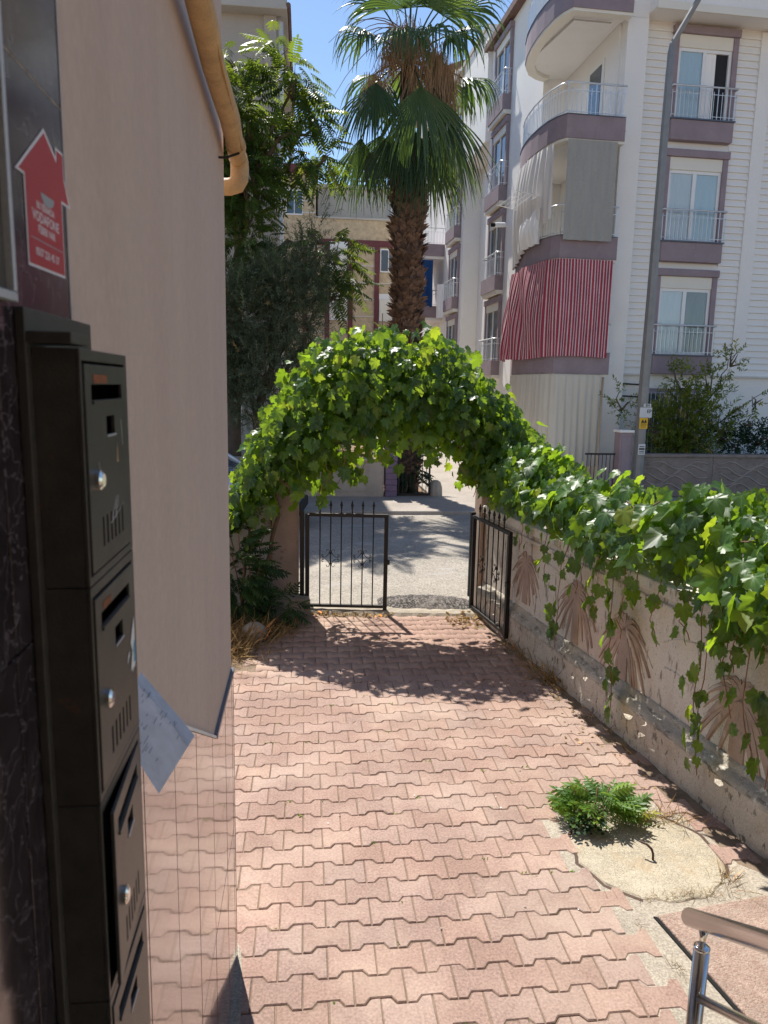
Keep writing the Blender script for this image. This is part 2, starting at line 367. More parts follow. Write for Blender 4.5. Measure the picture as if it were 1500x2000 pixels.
def tag(o, label=None, cat=None, group=None, kind=None):
    if label: o['label'] = label
    if cat: o['category'] = cat
    if group: o['group'] = group
    if kind: o['kind'] = kind
    return o
class Thing:
    """an Empty at the thing's base in a frame turned by th degrees; parts are given in frame coordinates"""
    def __init__(s, name, label, cat, base=(0,0,0), th=0.0, group=None):
        s.b = Vector(base); s.th = th
        s.e = bpy.data.objects.new(name, None); COL.objects.link(s.e); s.e.empty_display_size = .1
        c, n = math.cos(R(th)), math.sin(R(th))
        s.e.location = (base[0]*c-base[1]*n, base[0]*n+base[1]*c, base[2]); s.e.rotation_euler = (0, 0, R(th))
        tag(s.e, label, cat, group)
    def part(s, name, mb, mat, parent=None, smooth=False, bv=0, label=None, kind=None):
        me = mb if isinstance(mb, bpy.types.Mesh) else mb.mesh(name, smooth)
        if not isinstance(mb, bpy.types.Mesh):
            me.transform(Matrix.Translation(-s.b))
        o = link(name, me, mat, parent or s.e)
        if bv: bevel(o, bv)
        if label or kind: tag(o, label, None, None, kind)
        return o
def single(name, mb, mat, label=None, cat=None, group=None, kind=None, smooth=False, bv=0, th=0.0):
    me = mb.mesh(name, smooth) if isinstance(mb, MB) else mb
    # put the origin at the base of the thing
    n = len(me.vertices); co_ = np.zeros(n*3); me.vertices.foreach_get('co', co_); co_ = co_.reshape(-1, 3)
    c = Vector(((co_[:,0].min()+co_[:,0].max())/2, (co_[:,1].min()+co_[:,1].max())/2, co_[:,2].min()))
    if kind != 'structure':
        me.transform(Matrix.Translation(-c))
    else: c = Vector((0,0,0))
    o = link(name, me, mat)
    cs, sn = math.cos(R(th)), math.sin(R(th))
    o.location = (c.x*cs-c.y*sn, c.x*sn+c.y*cs, c.z); o.rotation_euler = (0, 0, R(th))
    if bv: bevel(o, bv)
    return tag(o, label, cat, group, kind)
def inst_mesh(name, bases, mats4, which, tints=None, smooth=False):
    """merge copies of base meshes (verts, faces) placed by 4x4 matrices into one mesh, with a per-copy 'tint' attribute"""
    V = []; loops = []; starts = []; tot = []; T = []; off = 0; ls = 0
    mats4 = np.asarray(mats4); which = np.asarray(which)
    VE = []; hasv = any(len(b) > 2 for b in bases)
    for bi, bb in enumerate(bases):
        bv_, bf = bb[0], bb[1]
        idx = np.where(which == bi)[0]
        if len(idx) == 0: continue
        bv_ = np.asarray(bv_, float); nv = len(bv_); Mx = mats4[idx]
        P = np.einsum('kij,nj->kni', Mx[:, :3, :3], bv_)+Mx[:, None, :3, 3]
        V.append(P.reshape(-1, 3))
        lens = np.array([len(f) for f in bf]); flat = np.concatenate([np.array(f) for f in bf])
        k = len(idx)
        loops.append((flat[None, :]+(off+np.arange(k)*nv)[:, None]).ravel())
        tot.append(np.tile(lens, k))
        t = (tints[idx] if tints is not None else rng.random(k))
        T.append(np.repeat(t, nv)); off += nv*k
        if hasv: VE.append(np.tile(bb[2], k))
    V = np.concatenate(V); loops = np.concatenate(loops); tot = np.concatenate(tot); T = np.concatenate(T)
    starts = np.concatenate([[0], np.cumsum(tot)[:-1]])
    me = bpy.data.meshes.new(name)
    me.vertices.add(len(V)); me.vertices.foreach_set('co', V.astype(np.float32).ravel())
    me.loops.add(len(loops)); me.loops.foreach_set('vertex_index', loops.astype(np.int32))
    me.polygons.add(len(tot)); me.polygons.foreach_set('loop_start', starts.astype(np.int32))
    me.polygons.foreach_set('loop_total', tot.astype(np.int32))
    if smooth: me.polygons.foreach_set('use_smooth', np.ones(len(tot), bool))
    at = me.attributes.new('tint', 'FLOAT', 'POINT'); at.data.foreach_set('value', T.astype(np.float32))
    if hasv:
        at2 = me.attributes.new('vein', 'FLOAT', 'POINT'); at2.data.foreach_set('value', np.concatenate(VE).astype(np.float32))
    me.update(calc_edges=True); me.validate()
    return me
def frame_mat(p, tip, nrm, s):
    """matrix: local +Y -> tip, +Z -> normal, scale s"""
    y = np.asarray(tip, float); y /= np.linalg.norm(y)+1e-9
    z = np.asarray(nrm, float); z = z-y*z.dot(y); l = np.linalg.norm(z)
    if l < 1e-6: z = np.cross(y, [1, .3, .2]); l = np.linalg.norm(z)
    z /= l; x = np.cross(y, z)
    m = np.eye(4); m[:3, 0] = x*s; m[:3, 1] = y*s; m[:3, 2] = z*s; m[:3, 3] = p
    return m
def lerp_poly(P, x):
    return np.interp(x, [p[0] for p in P], [p[1] for p in P])

# ------------------------------------------------------------ leaf shapes
def grape_leaf(seed):
    g = np.random.default_rng(seed)
    # outline as radius over angle around the leaf centre; tip at +Y, stalk notch at -Y
    lobes = [(90, 1.45, 21), (36, .92, 22), (144, .92, 22), (-17, .74, 26), (197, .74, 26), (-56, .62, 22), (236, .62, 22)]
    ang = np.linspace(-84, 264, 33); ring = []
    for i, a in enumerate(ang):
        r = .54+max(h*.42*math.exp(-((a-c)/w)**2) for c, h, w in lobes)
        r *= 1+(-.085 if i % 2 else .06)+g.uniform(-.03, .03)
        ring.append((r*math.cos(R(a)), r*math.sin(R(a))))
    cx, cy = 0, -.28
    vs = [(0, -.30, 0)]; k = len(ring)
    fold, cup = g.uniform(.05, .55), g.uniform(-.55, .15); ph = g.uniform(0, 6)
    def zz(x, y):
        a = math.atan2(y+.3, x); r = math.hypot(x, y+.3)
        return fold*abs(x)*.7+cup*(x*x+(y)**2)*.45+.045*r*math.cos(a*5*1.15+math.pi)+.04*math.sin(ph+3*y+2*x)
    for x, y in ring: vs.append((x*.55, (y+.3)*.55-.3, 0))
    for x, y in ring: vs.append((x, y, 0))
    vs = [(x*.5, (y+.36)*.5, zz(x, y)*.5) for x, y, _ in vs]
    fs = [(0, 1+i, 2+i) for i in range(k-1)]+[(1+i, 1+k+i, 2+k+i, 2+i) for i in range(k-1)]
    vein = [1.0]+[1.0 if i in (6, 11, 16, 21, 26) else 0.0 for i in range(k)]+[.8 if i in (6, 11, 16, 21, 26) else 0.0 for i in range(k)]
    return np.array(vs), fs, np.array(vein)
def lance_leaf(w=.3, bend=.15, seg=3, fold=.12):
    vs = []; fs = []
    for i in range(seg+1):
        t = i/seg; ww = w*.5*math.sin(math.pi*min(1, .08+t*.92))**.8 if i < seg else 0.0
        z = -bend*t*t
        vs += [(-ww, t, z+fold*ww), (0, t, z), (ww, t, z+fold*ww)]
    for i in range(seg):
        a = i*3; fs += [(a, a+1, a+4, a+3), (a+1, a+2, a+5, a+4)]
    return np.array(vs), fs
def merge_base(items):
    V = []; F = []; o = 0
    for (v, f), m in items:
        m = np.asarray(m); V.append(v@m[:3, :3].T+m[:3, 3]); F += [tuple(i+o for i in q) for q in f]; o += len(v)
    return np.concatenate(V), F
def pinnate(n=9, L=1.0, seed=0, lw=.34, ll=.30):
    """a feather leaf along +Y with n pairs of drooping leaflets"""
    g = np.random.default_rng(seed); it = []; lf = lance_leaf(lw, .18, 2, .2)
    bend = g.uniform(.12, .32)
    def P(t): return np.array([0, t*L, -bend*t*t*L])
    for i in range(n):
        t = .16+.84*i/(n-1)
        l = ll*L*(.75+.35*math.sin(math.pi*t))*g.uniform(.85, 1.1)
        for s in (-1, 1):
            tip = np.array([s*1.0, .45+g.uniform(-.1, .1), -.35+g.uniform(-.2, .1)])
            it.append((lf, frame_mat(P(t), tip, (s*.3, 0, 1), l)))
    it.append((lf, frame_mat(P(1), (0, 1, -.3), (0, 0, 1), ll*L)))
    # rachis
    r = .008*L; vs = []; fs = []
    for k in range(5):
        p = P(k/4); vs += [(p[0]-r, p[1], p[2]), (p[0]+r, p[1], p[2])]
    fs = [(2*k, 2*k+1, 2*k+3, 2*k+2) for k in range(4)]
    it.append(((np.array(vs), fs), np.eye(4)))
    return merge_base(it)
def twig(n, seed, w, ll, L=1.0, spread=.9):
    """a short leafy shoot along +Y"""
    g = np.random.default_rng(seed); it = []; lf = lance_leaf(w, .1, 2, .15)
    for i in range(n):
        t = .1+.9*i/(n-1); a = i*2.4+g.uniform(-.4, .4)
        tip = np.array([math.cos(a)*spread, .75+g.uniform(-.2, .3), math.sin(a)*spread])
        it.append((lf, frame_mat((0, t*L, 0), tip, (g.uniform(-1, 1), g.uniform(0, 1), 1), ll*g.uniform(.75, 1.15))))
    r = .012; it.append(((np.array([(-r, 0, 0), (r, 0, 0), (r, L, 0), (-r, L, 0)]), [(0, 1, 2, 3)]), np.eye(4)))
    return merge_base(it)
def base_to_mesh(name, base, mat, smooth=True):
    me = bpy.data.meshes.new(name); me.from_pydata([tuple(p) for p in base[0]], [], base[1])
    if smooth: me.polygons.foreach_set('use_smooth', [True]*len(me.polygons))
    if len(base) > 2:
        at2 = me.attributes.new('vein', 'FLOAT', 'POINT'); at2.data.foreach_set('value', np.asarray(base[2], np.float32))
    me.materials.append(MATS[mat]); me.update(); return me
# ============================================================ GROUND
TW = 7.5     # garden wall frame
TB = 2.0     # street / apartment block frame
def W2(u, v, th):
    c, s = math.cos(R(th)), math.sin(R(th)); return (u*c-v*s, u*s+v*c)
single('ground', MB().add([(-300,-300,-.07),(300,-300,-.07),(300,300,-.07),(-300,300,-.07)], [(0,1,2,3)]), 'soil', kind='structure')
def wavy_sheet(x0, x1, y0, y1, z, nx, ny, amp=.0, seed=1):
    g = np.random.default_rng(seed); P = []
    for j in range(ny+1):
        P.append([(x0+(x1-x0)*i/nx, y0+(y1-y0)*j/ny, z+g.uniform(-amp, amp)) for i in range(nx+1)])
    return MB().grid(P)
single('road', wavy_sheet(-60, 60, 7.78, 13.6, -.012, 120, 12, .004), 'asphalt', kind='structure')
single('road_side', MB().box(2.75, 6.3, 15.5, 70, -.06, .03), 'pavement', kind='structure').name = 'side_street'
single('pavement', MB().box(-60, 60, 13.6, 15.55, -.06, .055), 'pavement', kind='structure', bv=.02)
single('garden_soil', wavy_sheet(-60, 2.7, 15.55, 20, .02, 80, 8, .03, 4), 'soil', kind='structure')
single('front_garden', wavy_sheet(6.35, 40, 15.75, 17.3, .02, 60, 6, .03, 5), 'soil', kind='structure')
# soil bed left of the path, rising a little against the street wall
single('planting_bed', MB().grid([[(-8+7.8*i/30+(.25 if j < 3 else 0)*(i/30)**6, 5.75+1.9*j/8, -.03+.10*min(1, j/3)*(1-(i/30)**8)+random.uniform(-.012, .012)) for i in range(31)] for j in range(9)]), 'soil', kind='structure')

# courtyard: a bed of joint sand with every paving block laid on it
bedpoly = [(-1.6, 1.7), (2.62, 1.7), W2(2.86, 3.0, TW), W2(2.86, 7.25, TW), (-.35, 7.66), (-1.6, 7.4)]
courtyard = single('courtyard_ground', MB().add([(x, y, -.0062) for x, y in bedpoly], [tuple(range(len(bedpoly)))]), 'joint_sand', kind='structure')
PW, PP, GA = .203, .1425, .0150
def paver_mesh(seed):
    g = np.random.default_rng(seed); a = GA; hw = PW/2-.0023; hp = PP/2-.0023
    e, m_ = hw-.041, .042       # the waist flat half-length and where the flare ends
    e = .064
    top = [(-hw, hp+a), (-e, hp+a), (-m_, hp-a), (m_, hp-a), (e, hp+a), (hw, hp+a)]
    bot = [(hw, -hp-a), (e, -hp-a), (m_, -hp+a), (-m_, -hp+a), (-e, -hp-a), (-hw, -hp-a)]
    o = [(x+g.uniform(-.0012, .0012), y+g.uniform(-.0012, .0012)) for x, y in top+bot]
    n = len(o); ch = .0042
    inn = []
    for i in range(n):
        p0, p1, p2 = Vector(o[i-1]), Vector(o[i]), Vector(o[(i+1) % n])
        t = ((p1-p0).normalized()+(p2-p1).normalized()).normalized(); nv = Vector((t.y, -t.x))
        inn.append(p1+nv*ch)
    vs = [(x, y, -.05) for x, y in o]+[(x, y, -.0042) for x, y in o]+[(p.x, p.y, 0) for p in inn]
    fs = [tuple(range(3*n-1, 2*n-1, -1))]
    for i in range(n):
        j = (i+1) % n; fs += [(i, n+i, n+j, j), (n+i, 2*n+i, 2*n+j, n+j)]
    return np.array(vs), fs
PAV = [paver_mesh(i) for i in range(6)]
PAVM = [base_to_mesh('paver', b, 'paver', False) for b in PAV]
MHC = (1.765, 3.33)
def paver_ok(x, y):
    c, s = math.cos(R(TW)), math.sin(R(TW)); u = x*c+y*s
    if u > 2.74-.05: return False
    if y > 7.44-.10*x: return False
    if y > 5.9 and x < -.42-.0*y: return False
    if y > 6.7 and x < -.22: return False
    if ((x-MHC[0])/.42)**2+((y-MHC[1])/.47)**2 < 1: return False
    lim = 1.45 if y > 3.2 else 1.40+.0*(y)
    if y < 3.72 and x > 1.44 and not (x > 2.10 and y > 3.15): return False
    if y < 3.05 and x > 1.42: return False
    return True
pl = []
for v in range(-9, 31):
    for u in range(-8, 13):
        x = -.2074+PW*(u+.5+(.5 if v % 2 else 0)); y = 3.1435+PP*v
        if x < -.383 and y < 2.95: continue
        if x < -.105*y-.25: continue
        if paver_ok(x, y): pl.append((x, y))
def seen_key(p):
    inview = (p[1] > 2.25)
    return (0 if inview else 1, math.hypot(p[0], p[1]))
pl.sort(key=seen_key)
pm, pwh = [], []
for k, (x, y) in enumerate(pl):
    tx, ty, tz = rng.normal(0, .006), rng.normal(0, .006), rng.normal(0, .008)
    sink = -.010*math.exp(-((x-1.0)**2+(y-4.2)**2)/.6)*0
    mat = Matrix.Translation((x, y, rng.normal(0, .0012)+sink)) @ Matrix.Rotation(tz, 4, 'Z') @ Matrix.Rotation(tx, 4, 'X') @ Matrix.Rotation(ty, 4, 'Y')
    w = int(rng.integers(6))
    if k < 300:
        o = bpy.data.objects.new('paver', PAVM[w]); COL.objects.link(o); o.parent = courtyard; o.matrix_local = mat
    else: pm.append(np.array(mat)); pwh.append(w)
fp = link('paver_rows', inst_mesh('paver_rows', PAV, pm, pwh), 'paver', courtyard); fp['kind'] = 'stuff'
# concrete patch, slab and manhole on the right
apron = [(1.36, 1.75), (1.35, 3.02), (1.27, 3.2), (1.27, 3.6), (1.33, 3.86), (1.9, 3.95), (2.14, 3.75), (2.2, 3.2), (2.30, 3.1), (2.42, 1.75)]
single('concrete_apron', MB().add([(x, y, -.0045) for x, y in apron], [tuple(range(len(apron)))]), 'concrete', kind='structure')

fil = [(-.283, 1.7), (-.225, 1.7), (-.23, 2.0), (-.225, 2.2), (-.235, 2.4), (-.240, 2.55), (-.25, 2.7), (-.262, 2.8), (-.283, 2.86)]
single('cement_fillet', MB().prism(fil, -.02, .0035), 'concrete', kind='structure')
mh = Thing('manhole_cover', 'round pale concrete manhole cover with a bent iron hook, beside the green weed', 'manhole cover', (MHC[0], MHC[1], 0))
g = np.random.default_rng(3); prof = []
mb = MB(); n = 40; rr = [1+g.uniform(-.035, .03) for _ in range(n)]
rings = [(.372, -.03), (.374, -.004), (.366, .0015), (.30, .003), (.20, .004), (.10, .002)]
vs = []
for r, z in rings:
    for k in range(n):
        a = 2*math.pi*k/n; vs.append((MHC[0]+r*rr[k]*math.cos(a), MHC[1]+r*1.02*rr[k]*math.sin(a), z+g.uniform(-.002, .002)))
vs.append((MHC[0], MHC[1], .002)); fs = []
for i in range(len(rings)-1):
    for k in range(n): fs.append((i*n+k, i*n+(k+1) % n, (i+1)*n+(k+1) % n, (i+1)*n+k))
for k in range(n): fs.append(((len(rings)-1)*n+k, (len(rings)-1)*n+(k+1) % n, len(vs)-1))
mb.add(vs, fs); mh.part('slab', mb, 'concrete_pale')
ringv = [(MHC[0]+r*rr[k]*math.cos(2*math.pi*k/n), MHC[1]+r*1.02*rr[k]*math.sin(2*math.pi*k/n), z) for r, z in ((.3755, -.0030), (.394, -.0036)) for k in range(n)]
mh.part('soil_gap', MB().add(ringv, [(k, (k+1) % n, n+(k+1) % n, n+k) for k in range(n) if not 26 < k < 36]), 'iron')
mh.part('hook', MB().tube([(1.772, 3.258, -.005), (1.771, 3.260, .035), (1.764, 3.268, .058), (1.748, 3.285, .072), (1.722, 3.312, .074)], .0062, 8), 'iron', smooth=True)
sl = Thing('inspection_slab', 'rough reddish concrete slab set in the ground behind the handrail', 'slab', (1.9, 2.4, 0))
s0, s1, s2, s3 = (1.60, 2.86), (2.40, 2.985), (2.46, 1.7), (1.78, 1.7)
sl.part('slab', MB().prism([s0, s3, s2, s1], -.03, .012), 'slab_red', bv=.006)
sl.part('edge_gap', MB().prism([(s0[0]-.016, s0[1]+.004), (s3[0]-.016, s3[1]), (s3[0]-.001, s3[1]), (s0[0]-.001, s0[1])], -.02, .003), 'dark_inside')

# gate threshold
single('kerb', MB().grid([[(-.30+2.4*i/40, 7.46+.30*j/6-.105*(-.30+2.4*i/40)+random.uniform(-.012, .012)*(1 if j in (0, 6) else 0), (-.02 if j in (0, 6) else .020+.015*math.sin(j/6*math.pi)+random.uniform(-.006, .006))) for i in range(41)] for j in range(7)]), 'concrete', kind='structure')
single('kerb_ramp', MB().grid([[(.80+1.05*i/30, 7.56+.60*j/8-.10*(.8+1.05*i/30)+.0, -.02+.125*math.sin(math.pi*min(1, j/8))**.7*math.sin(math.pi*i/30)**.3+random.uniform(-.007, .007)) for i in range(31)] for j in range(9)]), 'asphalt_dark', kind='structure').name = 'asphalt_ramp'

# ============================================================ HOUSE ON THE LEFT (entrance porch)
XW = -.283; YC = 2.777
hs = Thing('pink_house', 'pink plastered house wall with mirror-glazed dado tiles on the left', 'house', (XW, 1.5, 0))
hs.part('wall', MB().box(-7, XW, -1.6, YC, -.05, 13.0), 'pink_plaster', label='pink plaster house wall')
# dado tiles: real 0.35 m wide tiles, tops follow the stair slope
edges = [.62, .92, 1.221, 1.51, 1.815, 2.131, 2.485, 2.720, 2.779]
def dado_top(y): return 1.25 if y >= 2.222 else 1.25+(2.222-y)*.545
th_ = .006
for i in range(len(edges)-1):
    y0, y1 = edges[i]+.0020, edges[i+1]-.0020
    nz_ = [-.02, .62]
    for k in range(2):
        if k == 0: pts = [(y0, -.02), (y1, -.02), (y1, .618), (y0, .618)]
        else: pts = [(y0, .622), (y1, .622), (y1, dado_top(y1))]+([(2.222, 1.25)] if y0 < 2.222 < y1 else [])+[(y0, dado_top(y0))]
        tl = .0001*rng.normal()
        o = hs.part('tile', MB().prism_dir([(XW+.0005, a, b) for a, b in pts], (th_+tl, 0, 0)), 'dado_tile')
for y in edges[1:-1]: hs.part('grout_line', MB().box(XW+.0004, XW+.0068, y-.0019, y+.0019, -.02, dado_top(y)-.002), 'grout_dark')
hs.part('grout_line', MB().box(XW+.0004, XW+.00675, .66, 2.776, .6185, .6215), 'grout_dark')
hs.part('tile_edge', MB().box(XW-.02, XW+.0075, YC+.0005, YC+.006, -.02, 1.25), 'dado_tile')
hs.part('ledge_strip', MB().prism_dir([(XW+.0005, 2.222, 1.251), (XW+.0005, 2.783, 1.251), (XW+.0005, 2.783, 1.267), (XW+.0005, 2.222, 1.267)], (.011, 0, 0)), 'trim_metal', label='dark blue metal strip along the tile top')
hs.part('ledge_strip', MB().prism_dir([(XW+.0005, 2.220, 1.253), (XW+.0005, .66, 1.253+1.56*.545), (XW+.0005, .66, 1.262+1.56*.545), (XW+.0005, 2.220, 1.262)], (.009, 0, 0)), 'trim_white', label='thin white strip along the sloping tile top')
# marble cladding towards the door
def marble(y0, y1, z0, z1): hs.part('marble_panel', MB().box(XW+.0005, XW+.0125, y0, y1, z0, z1), 'marble', bv=.001)
marble(.700, .916, 2.1, 2.652); marble(.700, .916, 1.2, 2.098); marble(-.6, .697, 1.2, 2.098); marble(-.6, .697, 2.1, 2.652)
hs.part('marble_panel', MB().prism_dir([(XW+.0005, .700, 2.655), (XW+.0005, .916, 2.655), (XW+.0005, .916, 3.28), (XW+.0005, .700, 3.28)], (.012, 0, 0)), 'marble')
marble(-.6, .697, 2.655, 3.28)
hs.part('marble_joint', MB().box(XW+.0005, XW+.0122, .70, .9155, 2.6522, 2.6548), 'concrete')
hs.part('marble_edge', MB().box(XW+.0005, XW+.0135, .9165, .9185, 1.6, 3.28), 'alu')
hs.part('porch_ceiling', MB().box(XW, 2.4, -1.6, .35, 3.3, 3.55), 'white_wall')
hs.part('back_wall', MB().box(XW, 2.4, -1.75, -1.55, 0, 3.3), 'pink_plaster')
dr = hs.part('door', MB().box(.15, 1.25, -1.548, -1.50, .85, 2.95), 'black_metal')
hs.part('handle', MB().tube([(1.15, -1.49, 1.7), (1.15, -1.44, 1.72), (1.15, -1.44, 2.0), (1.15, -1.49, 2.02)], .012, 8), 'steel', dr)
# porch landing and steps below the camera
single('porch_floor', MB().box(XW, 2.4, -1.55, .45, -.05, .85), 'concrete', kind='structure')
st = MB()
for k in range(4): st.box(XW+.012, 1.0, .45+.3*k+.001, .45+.3*(k+1), -.05, .85-.17*(k+1))
single('porch_steps', st, 'concrete', kind='structure')

# drain pipe along the wall
dp = Thing('drain_pipe', 'weathered tan drain pipe running overhead along the pink wall, ending in an elbow', 'pipe', (-.235, 2.86, 3.0))
py0, py1 = .3, 2.845
def pz(y): return 3.215-.034*(y-.9)
pts = [(-.236+.004*math.sin(i*1.7), py0+(py1-py0)*i/14, pz(py0+(py1-py0)*i/14)) for i in range(15)]
dp.part('pipe', MB().tube(pts, [.031+.0012*math.sin(i*2.3) for i in range(15)], 20), 'pipe_tan', smooth=True)
dp.part('collar', MB().tube([(-.236, 2.70, pz(2.70)), (-.236, 2.735, pz(2.735))], .034, 20), 'pipe_tan', smooth=True)
zc = pz(py1)
el = [(-.236, py1-.01, zc), (-.236, py1+.018, zc-.006), (-.236, py1+.03, zc-.03), (-.238, py1+.03, zc-.062), (-.248, py1+.03, zc-.083), (-.275, py1+.03, zc-.092), (-.42, py1+.03, zc-.096)]
dp.part('elbow', MB().tube(el, [.031, .032, .033, .033, .032, .030, .029], 18), 'pipe_tan', smooth=True)
dp.part('bracket', MB().tube([(-.30, 2.62, 3.085), (-.26, 2.62, 3.085), (-.215, 2.615, 3.10)], .004, 6), 'black_metal')
# ridge line along the pipe: wrapped tape seam
dp.part('seam', MB().tube([(-.212, y, pz(y)-.018) for y in np.linspace(.4, 2.7, 12)], .0035, 6), 'pipe_tan', smooth=True)

# ---------------------------------------------------------- mailboxes
XD = -.216
mbx = Thing('mailbox_cabinet', 'dark hammered-metal bank of stacked mailboxes fixed to the marble wall', 'mailbox', (-.25, .85, 1.4))
mbx.part('back_panel', MB().box(XW+.013, XW+.022, .742, .962, .95, 2.425), 'mailbox_paint', bv=.001)
mbx.part('top_cap', MB().box(XW+.022, XD-.004, .744, .80, 2.392, 2.403), 'mailbox_paint', bv=.001)
def plate_holes(y0, y1, z0, z1, holes, x0, x1):
    ys = sorted({y0, y1, *[h[0] for h in holes], *[h[1] for h in holes]}); zs = sorted({z0, z1, *[h[2] for h in holes], *[h[3] for h in holes]})
    vs = {}; V = []; F = []
    def vid(x, y, z):
        k = (x, y, z)
        if k not in vs: vs[k] = len(V); V.append(k)
        return vs[k]
    solid = {}
    for i in range(len(ys)-1):
        for j in range(len(zs)-1):
            cy, cz = (ys[i]+ys[i+1])/2, (zs[j]+zs[j+1])/2
            solid[i, j] = not any(h[0] < cy < h[1] and h[2] < cz < h[3] for h in holes)
    for (i, j), s in solid.items():
        if not s: continue
        a, b, c, d = ys[i], ys[i+1], zs[j], zs[j+1]
        F.append([vid(x1, a, c), vid(x1, b, c), vid(x1, b, d), vid(x1, a, d)])
        F.append([vid(x0, a, c), vid(x0, a, d), vid(x0, b, d), vid(x0, b, c)])
        for (di, dj, q) in ((-1, 0, ((a, c), (a, d))), (1, 0, ((b, d), (b, c))), (0, -1, ((b, c), (a, c))), (0, 1, ((a, d), (b, d)))):
            if not solid.get((i+di, j+dj), False):
                (p, q2), (r, t) = q
                F.append([vid(x0, p, q2), vid(x1, p, q2), vid(x1, r, t), vid(x0, r, t)])
    return MB().add(V, F)
ztops = [2.374, 2.134, 1.894, 1.654]
for k, zt in enumerate(ztops):
    zb = zt-.212; ya, yb = .764, .928
    # box carcass: a real hollow box, open at the front
    c0, c1, x0, x1 = zb-.012, zt+.0145, XW+.0225, XD-.005
    bodyy0, bodyy1 = .7555, .944
    mb = MB()
    mb.box(x0, x1, bodyy0, bodyy0+.002, c0, c1); mb.box(x0, x1, bodyy1-.002, bodyy1, c0, c1)
    mb.box(x0, x1, bodyy0+.002, bodyy1-.002, c0, c0+.002); mb.box(x0, x1, bodyy0+.002, bodyy1-.002, c1-.002, c1)
    bx_ = mbx.part('box', mb, 'mailbox_paint')
    mbx.part('box_back', MB().box(x0+.0002, x0+.001, bodyy0+.002, bodyy1-.002, c0+.002, c1-.002), 'dark_inside', bx_)
    # front rim around the door
    mbx.part('rim', plate_holes(bodyy0, bodyy1, c0, c1, [(ya-.0035, yb+.0035, zb-.003, zt+.003)], XD-.005, XD-.0005), 'mailbox_paint', bx_, bv=.0008)
    holes = [(.785, .910, zt-.036, zt-.020), (.838, .872, zt-.074, zt-.054)]
    for i in range(6): holes.append((.806+i*.0165, .8125+i*.0165, zb+.020, zb+.052))
    door = mbx.part('door', plate_holes(ya, yb, zb, zt, holes, XD-.003, XD+.001), 'mailbox_paint', bv=.0006)
    mbx.part('lock', MB().add(*(lambda m: (m.v, m.f))(MB().tube([(XD+.001, .790, zt-.118), (XD+.006, .790, zt-.118), (XD+.0085, .790, zt-.118)], [.0105, .0105, .007], 16))), 'chrome', door, smooth=False)
    mbx.part('name_window', MB().box(XD+.0012, XD+.0022, .836, .874, zt-.0765, zt-.0743), 'alu', door)
    for j in range(2): mbx.part('slot_lip', MB().box(XD+.001, XD+.003, .786, .909, zt-.040+.0, zt-.0365), 'mailbox_paint', door) if j == 0 else None
    if k < 2: mbx.part('rust_mark', MB().box(XD+.0011, XD+.0014, .792, .845-.02*k, zt-.0185, zt-.010), 'rust', door)
    if k == 0:   # scratches and a flake of orange paint
        mbx.part('paint_flake', MB().prism_dir([(XD+.0012, .876, zt-.108), (XD+.0012, .882, zt-.108), (XD+.0012, .8785, zt-.086)], (.0002, 0, 0)), 'pipe_tan', door)
        for (a0, b0, a1, b1) in ((.845, .168, .862, .150), (.858, .170, .866, .146), (.838, .172, .900, .158), (.868, .160, .874, .146), (.80, .10, .815, .13), (.90, .06, .905, .09)):
            mbx.part('scratch', MB().prism_dir([(XD+.0012, a0, zt-b0), (XD+.0012, a1, zt-b1), (XD+.0012, a1+.0009, zt-b1), (XD+.0012, a0+.0012, zt-b0-.0008)], (.0001, 0, 0)), 'sticker_white', door)
    if k == 1:
        g = np.random.default_rng(5)
        def blob(cy, cz, ry, rz, n=22): return [(XD+.0013, cy+ry*math.cos(2*math.pi*i/n)*g.uniform(.72, 1.15), cz+rz*math.sin(2*math.pi*i/n)*g.uniform(.72, 1.15)) for i in range(n)]
        ts = Thing('torn_sticker', 'torn white and blue sticker remnant on the second mailbox door', 'sticker', (XD, .91, zt-.12))
        ts.part('white_scrap', MB().prism_dir([(XD+.0013, a, b) for a, b in [(.926, zt-.068), (.915, zt-.082), (.905, zt-.096), (.909, zt-.103), (.913, zt-.108), (.906, zt-.124), (.902, zt-.133), (.909, zt-.130), (.912, zt-.137), (.917, zt-.131), (.921, zt-.134), (.9265, zt-.128)]], (.0003, 0, 0)), 'torn_white')
        ts.part('blue_print', MB().prism_dir([(XD+.0017, a, b) for a, b in [(.926, zt-.098), (.918, zt-.102), (.916, zt-.110), (.919, zt-.118), (.917, zt-.125), (.926, zt-.127)]], (.0002, 0, 0)), 'torn_blue')
        ts.part('white_scrap', MB().prism_dir([(XD+.0013, a, b) for a, b in [(.898, zt-.104), (.892, zt-.107), (.886, zt-.117), (.891, zt-.114), (.897, zt-.110)]], (.0003, 0, 0)), 'torn_white')
    if k == 2:   # the third door hangs ajar, hinged on its far edge
        piv = Vector((XD, yb, 0))-mbx.b
        for o in [door]:
            o.matrix_local = Matrix.Translation((piv.x, piv.y, 0)) @ Matrix.Rotation(R(3.2), 4, 'Z') @ Matrix.Translation((-piv.x, -piv.y, 0))
